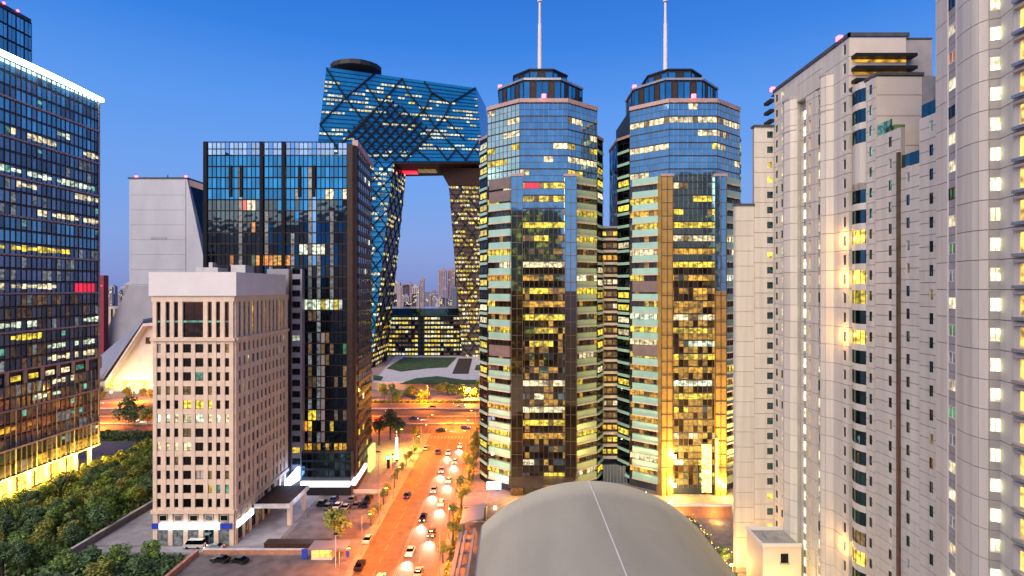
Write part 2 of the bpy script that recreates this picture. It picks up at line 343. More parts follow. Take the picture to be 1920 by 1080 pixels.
# ------------------------------------------------------------------ B: beige stone office block
def beige_block():
    B = Bld('beige_office_block', (-80.4, 150, 0), 'beige stone office block with a thick white roof slab and small square windows')
    x0, x1, y0, y1 = -90.6, -70.3, 135, 166.3
    B.part('core', MB().box(x0+.1, x1-.1, y0+.1, y1, 0, 63), 'beiged')
    B.part('roof_slab', MB().box(x0-.7, x1+1, y0-1, y1-3, 63.02, 69.0), 'white2')
    B.part('roof_plant', MB().box(-86, -80, 145, 150, 69, 70.6).box(-78, -74, 148, 153, 69, 71.4).box(-83, -82, 146, 148, 70.6, 72), 'steel')
    F = Face((x0, y0), (x1, y0)); S_ = Face((x1, y0), (x1, y1)); rng = random.Random(11)
    X = [-89.1, -86.8, -84.7, -82, -78.9, -76.2, -74.1, -71.9]; Wd = [1.05, 1.05, 1.05, 2.1, 2.1, 1.05, 1.05, 1.05]
    cols = [(x-x0, w+.02) for x, w in zip(X, Wd)]; rows = [(10.7+3.55*i, 2.2) for i in range(12)]
    lit = {6: 'pale', 7: 'green', 4: 'warm', 1: 'cool'}
    def fill(j, i, n):
        t = rng.random()
        if j == 6: return 'eP' if t < .6 else 'eW'
        if j == 7: return 'eY' if 2 <= i <= 6 and t < .7 else 'gB'
        if j == 4: return ('eP' if i < 4 else 'eO') if i in (0, 1, 2, 3, 5) and t < .9 else 'gB'
        if j == 1: return {5: 'eY', 6: 'eT', 7: 'eT'}.get(i, 'gB')
        if j == 8: return 'eDim' if t < .35 else 'gB'
        if j == 9: return 'eT' if t < .12 else 'gB'
        return 'eDim' if t < .1 else ('blind' if t < .16 else 'gB')
    grid_wall(B, F, cols, rows, 0, F.L, 9, 51.6, .5, 'beige', fill)
    sc = [(1.9+2.42*i, 1.15) for i in range(12)]
    def fill2(j, i, n):
        t = rng.random()
        if j < 3 and 3 <= i <= 8: return None
        return 'blind' if t < .62 else ('eDim' if t < .78 else ('eP' if t < .84 else 'gB'))
    grid_wall(B, S_, sc, rows, 0, S_.L, 9, 51.6, .45, 'beige', fill2)
    B.bx(F, 'cornice', -.5, F.L+.5, 51.62, 52.4, .9, 'beige'); B.bx(S_, 'cornice', .0, S_.L, 51.62, 52.4, .9, 'beige')
    B.bx(F, 'cornice', -.4, F.L+.4, 8.1, 8.98, .8, 'beige'); B.bx(S_, 'cornice', 0, S_.L, 8.1, 8.98, .8, 'beige')
    B.bx(F, 'cornice', -.3, F.L+.3, 61.6, 62.98, .6, 'beige'); B.bx(S_, 'cornice', 0, S_.L, 61.6, 62.98, .6, 'beige')
    tall = [(57, 8.9)]
    tcols = [(c, w) for c, w in cols if w < 2]+[((cols[3][0]+cols[4][0])/2, 5.2)]
    grid_wall(B, F, tcols, tall, 0, F.L, 52.42, 61.6, .6, 'beige', lambda j, i, n: 'gB')
    B.bx(F, 'light_bar', 1, F.L-1, 56.3, 56.75, .16, 'eT')
    grid_wall(B, S_, sc, tall, 0, S_.L, 52.42, 61.6, .4, 'beige', lambda j, i, n: 'eDim' if rng.random() < .55 else ('eG' if rng.random() < .3 else 'blind'))
    # ground storey
    for i in range(6): B.bx(F, 'ground_pier', i*3.86, i*3.86+1.1, 0, 8.1, .5, 'beige')
    for i in range(5): B.win(F, i*3.86+2.5, 6.9, 2.0, 1.5, 'gT' if i % 2 == 0 else 'eDb', 'beige', .3); B.win(F, i*3.86+2.5, 2.1, 2.5, 4, 'eDb' if i != 3 else 'gT', 'steel', .2, 2, 'shop_window')
    B.bx(F, 'shop_sign', 1.9, 17, 4.3, 5.8, 1.0, 'eSignW', .55); B.bx(F, 'sign_end', 0, 1.85, 4.4, 5.7, .9, 'blueplas', .55); B.bx(F, 'sign_end', 17.1, 20, 4.4, 5.7, .9, 'blueplas', .55)
    B.bx(S_, 'shop_sign', .3, 8.4, 4.3, 5.8, .9, 'eSignW', .46)
    for i in range(9): B.bx(S_, 'ground_pier', i*3.6, i*3.6+1, 0, 8.1, .45, 'beige')
    for i in range(8): B.win(S_, i*3.6+2.3, 3.2, 2.3, 5, 'eDim' if i % 2 else 'gB', 'dark', .1, 2, 'shop_window')
    # tall dark entrance in the side wall
    B.bx(S_, 'portal_recess', 9.2, 22.2, 6.5, 20.5, .1, 'black')
    for a in (9.2, 12.4, 18.2, 21.4): B.bx(S_, 'portal_pier', a, a+.9, 6.4, 20.3, .6, 'beige')
    B.bx(S_, 'portal_lintel', 9, 22.6, 19.9, 20.9, .7, 'beige'); B.bx(S_, 'portal_lintel', 12.4, 19, 12.6, 13.5, .65, 'beige')
    for a in (10.9, 15.7, 20.2): B.win(S_, a, 16.5, 2.0, 5.5, 'gB', 'dark', .12, 2)
    cn = B.part('canopy', MB().box(-69.8, -60.4, 144.5, 158, 5.6, 6.5), 'brown', 'wide flat brown entrance canopy')
    B.part('canopy_edge', MB().box(-69.8, -60.1, 144.2, 144.48, 5.4, 6.6).box(-60.38, -60.1, 144.5, 158, 5.4, 6.6), 'marble')
    for y in (146, 156): B.part('canopy_column', MB().box(-61.6, -60.6, y, y+1.2, 0, 5.6), 'beige')
    B.flush()
beige_block()

# ------------------------------------------------------------------ C: dark glass tower behind it
def dark_tower():
    B = Bld('dark_glass_tower', (-74, 182, 0), 'dark navy glass tower with an open screen crown, behind the beige block')
    x0, x1, y0 = -98.3, -52.6, 170
    B.part('core', MB().box(x0+.1, x1, y0+.1, 199, 0, 107), 'navy')
    F = Face((x0, y0), (x1, y0)); rng = random.Random(21); pit = 1.385; nc = 33; fl = 3.52
    reflection_cols = {8: (15, 27, 'eDb'), 14: (19, 23, 'eDb'), 15: (17, 19, 'eDb'), 18: (24, 27, 'eDb'), 20: (16, 21, 'eDb'), 21: (25, 26, 'eDb'), 24: (1, 27, 'eDb'), 25: (19, 25, 'eBl'), 26: (1, 20, 'eDb'), 29: (16, 23, 'eDb'), 27: (3, 12, 'blind')}  # pale glowing columns imitate strips of a reflected white building
    for r in range(31):
        z0 = -1.9+r*fl
        if z0 < 6.9: continue
        for c in range(nc):
            a = .7+c*pit; x = x0+a
            if x < -74 and z0 < 60: continue
            m = 'gC' if (r > 26 or (r > 18 and c > 12 and rng.random() < .35)) else 'gCd'  # darker lower glass stands in for a reflected dark building
            if c in reflection_cols:
                l0, h0, mm = reflection_cols[c]
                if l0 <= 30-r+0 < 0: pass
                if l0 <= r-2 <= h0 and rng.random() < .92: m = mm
            t = rng.random()
            if r == 17 and 19 <= c <= 31: m = 'eW' if t < .8 else 'eY'
            if r == 21 and 12 <= c <= 19: m = 'eO' if t < .6 else 'eG'
            if r == 22 and 22 <= c <= 27 and t < .6: m = 'eW'
            if r == 27 and c > 27 and t < .8: m = 'eP'
            if r in (6, 7) and c > 19 and t < .25: m = 'eY'
            if r < 17 and c > 22 and t > .93: m = 'eDm2'
            if r == 4 and c > 22 and t < .6: m = 'eG'
            if 9 < r < 15 and c > 23 and t < .14: m = 'eDim'
            if t > .993: m = pick(rng, [('eGr', 1), ('eO', 1), ('eT', 1), ('eP', 2)])
            if r == 26 and c in (9, 10, 11): m = 'eR' if c < 10 or r % 2 else 'eP'
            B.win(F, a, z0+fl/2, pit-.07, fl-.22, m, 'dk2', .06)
        B.bx(F, 'floor_band', 0, F.L, z0-.1, z0+.1, .22, 'brown' if r < 27 else 'dk2')
    for c in range(0, nc+1): B.bx(F, 'mullion', c*pit-.04, c*pit+.04, 7, 107, .26, 'dk2')
    for a in (0.2, 18.0, 25.0): B.bx(F, 'pilaster', a, a+1.1, 7, 111.6, .5, 'dk2')
    for a in (8.2, 11.6, 30.2, 34.8): B.bx(F, 'pilaster', a, a+.95, 94, 104, .42, 'dk2')
    # open crown: posts, rails and pale screen panes with the sky through the gaps
    for c in range(0, 34): B.bx(F, 'crown_post', c*pit-.06, c*pit+.06, 107, 111.5, .2, 'dk2')
    for z in (107.2, 109.2, 111.4): B.bx(F, 'crown_rail', 0, F.L, z, z+.22, .25, 'dk2')
    for c in range(33):
        if c % 5: B.win(F, .7+c*pit, 109.3, pit-.2, 3.7, 'mesh', None, .02, name='crown_pane')
    B.part('crown_side', MB().box(x0, x0+.3, y0, 199, 107, 111.5), 'gC')
    # right hand glazed strip, stone corner and side wall
    B.part('corner_pier', MB().prism([(-52.6, 169.8), (-50.8, 169.8), (-50, 170.6), (-50, 173), (-52.6, 173)], 0, 110.6), 'brown')
    B.part('side_wall', MB().hexa([(-52.5, 173, 0), (-50, 173, 0), (-51.6, 196, 0), (-54, 196, 0), (-52.5, 173, 110.6), (-50, 173, 110.6), (-51.6, 196, 109), (-54, 196, 109)]), 'brown')
    S_ = Face((-50, 173), (-51.6, 196))
    for r in range(30):
        z0 = 5.1+r*fl; B.bx(S_, 'side_band', 0, S_.L, z0, z0+1.1, .3, 'brown')
        for c in range(7):
            t = rng.random(); B.win(S_, 1.8+c*3.2, z0+2.2, 2.7, 2, 'eW' if t < .03 else ('eY' if t < .2 and r < 4 else 'gCd'), 'bronze', .05)
    B.part('roof_fin', MB().hexa([(-51.2, 171, 110.6), (-49.4, 171, 110.6), (-50.9, 196, 109.0), (-53, 196, 109.0), (-51.2, 171, 112.4), (-49.4, 171, 112.4), (-50.9, 196, 111.0), (-53, 196, 111.0)]), 'pink')
    # lower stair wing, left
    B.part('stair_wing', MB().box(-77, -66, 167.6, 170, 0, 71), 'zincd'); Wf = Face((-77, 167.6), (-66, 167.6))
    for r in range(19): B.win(Wf, 9.2, 7+r*3.52, 2.5, 1.9, 'eW' if r == 12 else ('eY' if r == 2 else 'gCd'), 'dark', .03, 2)
    B.bx(Wf, 'wing_wall', 7.0, 7.7, 0, 71, .5, 'brown'); 
    # podium and light box
    Pf = Face((-66, 167), (-50.4, 167)); B.part('podium', MB().box(-66, -50.4, 167.1, 170, 0, 13.5), 'navy')
    for r in range(3):
        for c in range(9): B.win(Pf, .9+c*1.73, 6.9+r*2.6, 1.55, 2.1, 'gT' if rng.random() < .7 else 'gCd', 'dark', .05)
    B.bx(Pf, 'light_box', .2, 15.4, 3.1, 4.6, 1.2, 'eSignP', .1); B.bx(Pf, 'shopfront', .2, 15.4, .05, 2.9, .06, 'black')
    B.part('side_light_box', MB().hexa([(-50.2, 167, 3.2), (-49, 167, 3.2), (-50, 184, 3.2), (-51, 184, 3.2), (-50.2, 167, 4.6), (-49, 167, 4.6), (-50, 184, 4.6), (-51, 184, 4.6)]), 'eSignP')
    B.part('blue_white_sign', MB().hexa([(-68.3, 160, 5), (-67.5, 160, 5), (-66.4, 167, 5), (-67.2, 167, 5), (-68.3, 160, 7), (-67.5, 160, 7), (-66.4, 167, 9), (-67.2, 167, 9)]), 'eBW')
    B.part('lit_side_shop', MB().box(-50.9, -49.9, 188, 195, 0, 8.5), 'eYg')
    B.flush()
dark_tower()

# ------------------------------------------------------------------ surfaces given by four corners (leaning buildings)
class Quad:
    def __init__(s, bl, br, tr, tl): s.c = [Vector(p) for p in (bl, br, tr, tl)]; s.n = ((s.c[1]-s.c[0]).cross(s.c[3]-s.c[0])).normalized()
    def pt(s, u, v, d=0): a = s.c[0].lerp(s.c[1], u); b = s.c[3].lerp(s.c[2], u); return a.lerp(b, v)+s.n*d
def qpane(B, Q, u0, u1, v0, v1, m, name='window', d=.25, t=.2):
    c = [Q.pt(u0, v0, d), Q.pt(u1, v0, d), Q.pt(u1, v0, d-t), Q.pt(u0, v0, d-t), Q.pt(u0, v1, d), Q.pt(u1, v1, d), Q.pt(u1, v1, d-t), Q.pt(u0, v1, d-t)]
    o = sum(c, Vector())/8; me = MB().hexa([p-o for p in c]).mesh(name, m)
    B.add(name, me, Matrix.Translation(o), (c[1]-c[0]).length, (c[4]-c[0]).length)

def broadcast():
    B = Bld('looped_tower', (-85, 430, 0), 'blue glass looped skyscraper of two leaning legs joined by an overhanging top, with diagonal bracing')
    rng = random.Random(5); B.CAP = 295
    A = P(612, 126, 407); C = P(893, 165, 450); D = P(906, 303, 446); E = P(592, 304, 402)
    A2 = (A[0]+12, A[1]+48, A[2]-2); C2 = P(911, 230, 490); D2 = (D[0]+7, D[1]+46, D[2]); E2 = (E[0]+10, E[1]+50, E[2])
    D2 = (D2[0], D2[1], D[2]); C2 = (C2[0], C2[1], C[2]-2)
    B.part('overhang', MB().hexa([E, D, D2, E2, A, C, C2, A2]), 'gD', 'huge blue glass overhanging block')
    B.part('overhang_soffit', MB().hexa([(E[0]+2, E[1]+1, E[2]-1.2), (D[0]-1, D[1]+.5, D[2]-1.2), (D2[0], D2[1], D[2]-1.2), (E2[0], E2[1], E2[2]-1.2), (E[0]+2, E[1]+1, E[2]-.1), (D[0]-1, D[1]+.5, D[2]-.1), (D2[0], D2[1], D[2]-.1), (E2[0], E2[1], E2[2]-.1)]), 'brown')
    Q = Quad(E, D, C, A)
    inv = lambda px, py: _inv(px, py)
    def _inv(px, py):                                               # where on the face a measured point lies
        best = None
        for it in range(1): pass
        u, v = .5, .5
        for it in range(25):
            p = Q.pt(u, v); f = (960+1000*p.x/p.y-px, 540-(p.z-H)*1000/p.y-py); e = 1e-3
            p1 = Q.pt(u+e, v); p2 = Q.pt(u, v+e)
            a = ((960+1000*p1.x/p1.y-px)-f[0])/e; b = ((960+1000*p2.x/p2.y-px)-f[0])/e
            c = ((540-(p1.z-H)*1000/p1.y-py)-f[1])/e; d = ((540-(p2.z-H)*1000/p2.y-py)-f[1])/e
            det = a*d-b*c or 1e-9; u -= (d*f[0]-b*f[1])/det; v -= (-c*f[0]+a*f[1])/det
        return u, v
    # floors: thin pale bands and lit strips
    nf = 22
    for r in range(nf):
        v0 = (r+.12)/nf; B.add('floor_band', *_band(Q, v0, .1/nf))
        ll = []; pl = [.0, .35, .25, .3, .15, .45, .3, .6, .35, .5, .15, .3, .7, .2, .75, .3, .55, .15, .4, .05, 0, 0][r]
        n = 44; L = runs(rng, n, pl*.75, 1, 6)
        for c in range(n):
            u = c/n
            if L[c]: qpane(B, Q, u+.0025, u+1/n-.0025, v0+.25/nf, v0+.66/nf, pick(rng, [('eP', 5), ('eY', .6), ('eW', 1)]))
    k = lambda c: (580+c[0]/3.6, 100+c[1]/3.6)
    lines = [[(115, 100), (245, 300), (370, 460), (400, 545)], [(440, 130), (245, 300), (70, 480), (190, 640)], [(370, 200), (480, 345), (545, 425)], [(625, 170), (480, 345), (360, 460), (190, 640)],
             [(625, 170), (670, 270), (790, 410), (850, 500), (990, 650), (1060, 725)], [(775, 190), (825, 265), (950, 340)], [(825, 265), (790, 360), (650, 520)],
             [(1120, 230), (950, 340), (910, 430), (850, 500), (720, 650), (640, 725)], [(910, 430), (1050, 590)], [(1160, 570), (1110, 640), (1050, 722)], [(850, 620), (930, 720), (990, 650)], [(1110, 640), (1160, 700)], [(720, 650), (810, 722)]]
    def cl(p, q): return abs(p)
    segs = [(a, b) for L in lines for a, b in zip(L, L[1:])]
    cx, cy = 545, 550
    for i in range(-5, 6):                                         # the dense net of bracing in the middle
        for sg in (1, -1):
            pts = []
            for t in range(-60, 61):
                x = cx+i*64+t*7; y = cy+sg*t*7.4
                if abs(x-cx)/330+abs(y-cy)/250 < 1 and y < 722: pts.append((x, y))
            if len(pts) > 4: segs.append((pts[0], pts[-1]))
    for a, b in segs:
        (u0, v0), (u1, v1) = _inv(*k(a)), _inv(*k(b))
        u0, v0, u1, v1 = [min(1, max(0, t)) for t in (u0, v0, u1, v1)]
        if abs(u0-u1)+abs(v0-v1) < .01: continue
        p, q = Q.pt(u0, v0, .5), Q.pt(u1, v1, .5); B.part('brace', MB().tube(p, q, .75, n=4), 'diag')
    # helipad on the roof
    c0 = Vector(P(668, 130, 425)); poly = [(c0.x+20*math.cos(t*math.pi/8), c0.y+17*math.sin(t*math.pi/8)) for t in range(16)]; pol2 = [(c0.x+14*math.cos(t*math.pi/8), c0.y+11*math.sin(t*math.pi/8)) for t in range(16)]
    B.part('helipad', MB().prism(poly, c0.z-2, c0.z+1.4, top=[(x, y) for x, y in poly]).prism(pol2, c0.z+1.4, c0.z+4.0), 'black')
    # legs
    zt = 164.0
    Lb = [(-146, 398, 0), (-107.5, 404, 0), (-106.5, 452, 0), (-140, 455, 0)]; Lt = [(E[0]+2, E[1]+1, zt), (-93.5, 419, zt), (-92, 462, zt), (E2[0], E2[1], zt)]
    B.part('near_leg', MB().hexa(Lb+Lt), 'gD')
    Q1 = Quad(Lb[0], Lb[1], Lt[1], Lt[0]); Q2 = Quad(Lb[1], Lb[2], Lt[2], Lt[1])
    Rb = [(-43.5, 470, 0), (-8, 470, 0), (-4, 500, 0), (-40, 505, 0)]; Rt = [(-54.5, 452, zt), (-22, 456, zt), (-20, 495, zt), (-52, 497, zt)]
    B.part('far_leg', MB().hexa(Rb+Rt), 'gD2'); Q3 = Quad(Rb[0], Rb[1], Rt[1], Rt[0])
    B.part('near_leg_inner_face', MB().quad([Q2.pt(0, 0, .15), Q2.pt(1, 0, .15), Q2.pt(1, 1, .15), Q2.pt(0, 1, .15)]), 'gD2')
    # haunch between far leg and overhang, lit from below
    B.part('haunch', MB().hexa([(-54, 451.6, 152), (-22, 455, 152), (-20, 495, 152), (-52, 497, 152), (-62, 449, 166.5), (-22, 452, 166.5), (-20, 495, 166.5), (-60, 497, 166.5)]), 'brown')
    for x0_, x1_, m_ in ((-93, -80, 'eR'), (-110, -94, 'eG'), (-79, -64, 'eDim')):
        zb = 160+(x0_+148)/124*10.7-1.3; B.part('soffit_light', MB().box(x0_, x1_, 446, 456, zb-1.4, zb-.2), m_, 'red lit panel under the overhang' if m_ == 'eR' else None)
    for Qx, nu, nv, p, u_from in ((Q1, 16, 42, .5, .4), (Q2, 8, 42, .5, 0), (Q3, 12, 44, .72, 0)):
        for r in range(nv):
            L = runs(rng, nu, p, 1, 4)
            for c in range(nu):
                if c/nu < u_from: continue
                if L[c] and rng.random() < .85: qpane(B, Qx, (c+.12)/nu, (c+.88)/nu, (r+.2)/nv, (r+.68)/nv, pick(rng, [('eY', 3), ('eP', 4), ('eG', .6)] if Qx is not Q1 else [('eP', 4), ('eW', 1), ('eDb', 1)]))
            qpane(B, Qx, 0, 1, (r+.75)/nv, (r+.85)/nv, 'diag', 'leg_floor_band', .35, .3)
    for Qx, n, hgt in ((Q1, 5, 13), (Q2, 3, 12), (Q3, 3, 11)):
        for i in range(hgt):
            for j in range(n):
                for (ua, ub) in ((j/n, (j+1)/n), ((j+1)/n, j/n)):
                    B.part('brace', MB().tube(Qx.pt(ua, i/hgt, .5), Qx.pt(ub, (i+1)/hgt, .5), .5 if Qx is Q1 else .33, n=3), 'diag')
    B.flush()
def _band(Q, v0, h):
    c = [Q.pt(0, v0, .35), Q.pt(1, v0, .35), Q.pt(1, v0, 0), Q.pt(0, v0, 0), Q.pt(0, v0+h, .35), Q.pt(1, v0+h, .35), Q.pt(1, v0+h, 0), Q.pt(0, v0+h, 0)]
    o = sum(c, Vector())/8; return MB().hexa([p-o for p in c]).mesh('floor_band', 'gT'), Matrix.Translation(o), 10, 1
broadcast()

def low_podium():
    B = Bld('long_low_annex', (-80, 520, 0), 'long low annex with rows of yellow lit windows between the two leaning legs'); rng = random.Random(8)
    B.part('core', MB().box(-150, -22, 505, 560, 0, 39), 'navy'); B.part('roof_storey', MB().box(-148, -22, 508, 560, 39, 45.5), 'gT')
    F = Face((-150, 505), (-22, 505))
    for r in range(9):
        L = runs(rng, 42, .62 if r > 1 else .4, 1, 6)
        for c in range(42):
            x = c/42.
            if .47 < x < .52: continue
            m = pick(rng, [('eY', 3), ('eP', 3), ('eW', 1)]) if L[c] or .52 < x < .62 else ('eDm2' if rng.random() < .5 else 'gP')
            B.win(F, 1.5+c*3.05, 2.6+r*4.2, 2.7, 2.1, m, 'dark', .1)
        B.bx(F, 'floor_band', 0, 128, 4.2+r*4.2, 4.9+r*4.2, .7, 'dark')
    for c in range(15): B.bx(F, 'column', c*9.1, c*9.1+.5, 0, 39, 1, 'dark')
    B.flush()
low_podium()

def sloped_hotel():
    B = Bld('wedge_hotel_tower', (-280, 445, 0), 'pale grey metal clad wedge shaped tower with flaring side, far left')
    f = 430; c = lambda px, py, Y=f: P(px, py, Y)
    B.part('cladding', MB().hexa([(-308.6, f, 62), (-243, f, 62), (-246, 470, 62), (-308, 470, 62), (-308.6, f, 153), (-262, f, 153), (-262, 470, 153), (-308, 470, 153)]), 'zinc')
    B.part('lower_cladding', MB().hexa([(-340, f-4, 0), (-225, f-4, 0), (-240, 470, 0), (-340, 470, 0), (-308.6, f-.2, 67), (-242, f-.2, 67), (-246, 470, 67), (-308, 470, 67)]), 'zincd')
    B.part('parapet', MB().box(-309.4, -261.4, f-.6, 470.4, 153, 154.2), 'roofd')
    Q = Quad((-243.2, f+4, 62), (-244, 468, 62), (-248, 468, 148), (-261.5, f+4, 148)); 
    B.part('glass_side', MB().hexa([(-247, f+2, 30), (-236, f+2, 30), (-236, 468, 30), (-247, 468, 30), (-262, f+2, 148), (-246.5, f+14, 148), (-246.5, 468, 148), (-262, 468, 148)]), 'gCd')
    B.part('roof_wing', MB().hexa([(-262, f+1, 148), (-244, f+12, 142), (-244, 468, 142), (-262, 468, 148), (-262, f+1, 153), (-244, f+12, 147), (-244, 468, 147), (-262, 468, 153)]), 'pink')
    for i in range(3): B.part('lit_window', MB().box(-252, -244, f+5, f+6, 124+i*4.4, 126.6+i*4.4), 'eY')
    for i in range(7):                                             # cladding joints
        B.part('cladding_panel', MB().box(-307.5, -263+i*-.0-(0 if i > 2 else 0), f-.35, f-.02, 68+i*12, 79.8+i*12), 'zinc')
    B.part('louvre', MB().box(-291, -278, f-.6, f-.3, 104, 106), 'zincd')
    for x, z in ((-304, 154.2), (-264, 154.2)): B.part('warning_light', MB().box(x, x+1.4, f, f+1.4, z, z+1.4), 'eAv')
    B.part('roof_mast', MB().tube((-284, 440, 154), (-284, 440, 158), .4), 'dark')
    B.flush()
sloped_hotel()
def theatre_hall():
    B = Bld('sloped_hall', (-235, 350, 0), 'low hall with steep grey sloping roof and glowing sandy front, beside the beige block')
    Y = 335; pts = [P(150, 780, Y), P(198, 712, Y), P(268, 610, Y), P(330, 604, Y), P(330, 780, Y)]
    fr = MB(); fr.quad([(x, y, max(z, 0)) for x, y, z in pts]); 
    B.part('front_wall', fr, 'cream')
    def slab(a, b, th, y0, y1, m, nm):
        B.part(nm, MB().hexa([(a[0], y0, a[2]), (b[0], y0, b[2]), (b[0], y1, b[2]), (a[0], y1, a[2]), (a[0], y0, a[2]+th), (b[0], y0, b[2]+th), (b[0], y1, b[2]+th), (a[0], y1, a[2]+th)]), m)
    slab(P(196, 722, Y-4), P(268, 612, Y-4), 1.8, Y-4, Y+40, 'marble', 'roof_edge'); slab(P(268, 612, Y-4), P(330, 608, Y-4), 1.8, Y-4, Y+40, 'marble', 'roof_edge')
    # the long roof plane falling to the left
    a = P(268, 602, Y-3); b = P(192, 712, Y-3); B.part('roof', MB().hexa([(b[0]-70, Y+70, 2), (b[0], Y-3, b[2]), (a[0], Y-3, a[2]), (a[0]-30, Y+70, a[2]-1), (b[0]-70, Y+70, 3), (b[0], Y-3, b[2]+1.2), (a[0], Y-3, a[2]+1.2), (a[0]-30, Y+70, a[2]+.5)]), 'zincd')
    F = Face((-256, Y), (-205, Y))
    for i in range(4): B.bx(F, 'wall_opening', 26+i*6, 29+i*6, 30, 34, .3, 'brown')
    for i in range(9): B.win(F, 3+i*5.4, 4.5, 4.6, 5, 'eGlow' if i % 2 else 'eFlat', 'bronze', .2, 2, 'shop_window')
    for i in range(6): 
        B.part('uplight', MB().box(-248+i*8, -247+i*8, Y-6, Y-5.4, .5, 1.1), 'eSpot')
        l = bpy.data.lights.new('uplight_lamp', 'SPOT'); l.energy = 9000; l.color = (1, .72, .32); l.spot_size = R(110); l.spot_blend = .8; l.shadow_soft_size = .5
        lo = bpy.data.objects.new('uplight_lamp', l); COL.objects.link(lo); lo.location = (-247+i*8, Y-9, 2.5); lo.rotation_euler = (R(125), 0, 0); lo.parent = B.o; lo.matrix_parent_inverse = PINV[B.o.name]
    B.flush()
theatre_hall()

# ------------------------------------------------------------------ raised garden in front of the looped tower
gd = MB().prism([(-150, 345), (-20, 338), (-14, 475), (-150, 475)], 0, 4.2)
go = empty('garden_terrace', (-80, 400, 0), 'raised roof garden of lawns and pale zigzag paths before the looped tower', 'terrace')
link('retaining_wall', gd.mesh('retaining_wall', 'pink'), go)
def patch(nm, pts, z, m): link(nm, MB().prism([((px-960)*((H-z)*1000/(py-540))/1000, (H-z)*1000/(py-540)) for px, py in pts], z-.4, z).mesh(nm, m), go)
patch('terrace_paving', [(700, 716), (905, 716), (905, 667), (742, 667)], 4.6, 'marble')
for q in ([(757, 670), (856, 670), (838, 688), (800, 690), (752, 696), (725, 690)], [(750, 719), (905, 718), (905, 712), (870, 712), (820, 705), (780, 709)], [(700, 703), (718, 706), (714, 713), (700, 712)], [(893, 684), (905, 684), (905, 694), (890, 693)]):
    patch('lawn_bed', q[::-1], 5.0, 'lawn')
patch('sunken_stair', [(860, 672), (885, 672), (878, 700), (848, 700)][::-1], 5.0, 'brown')

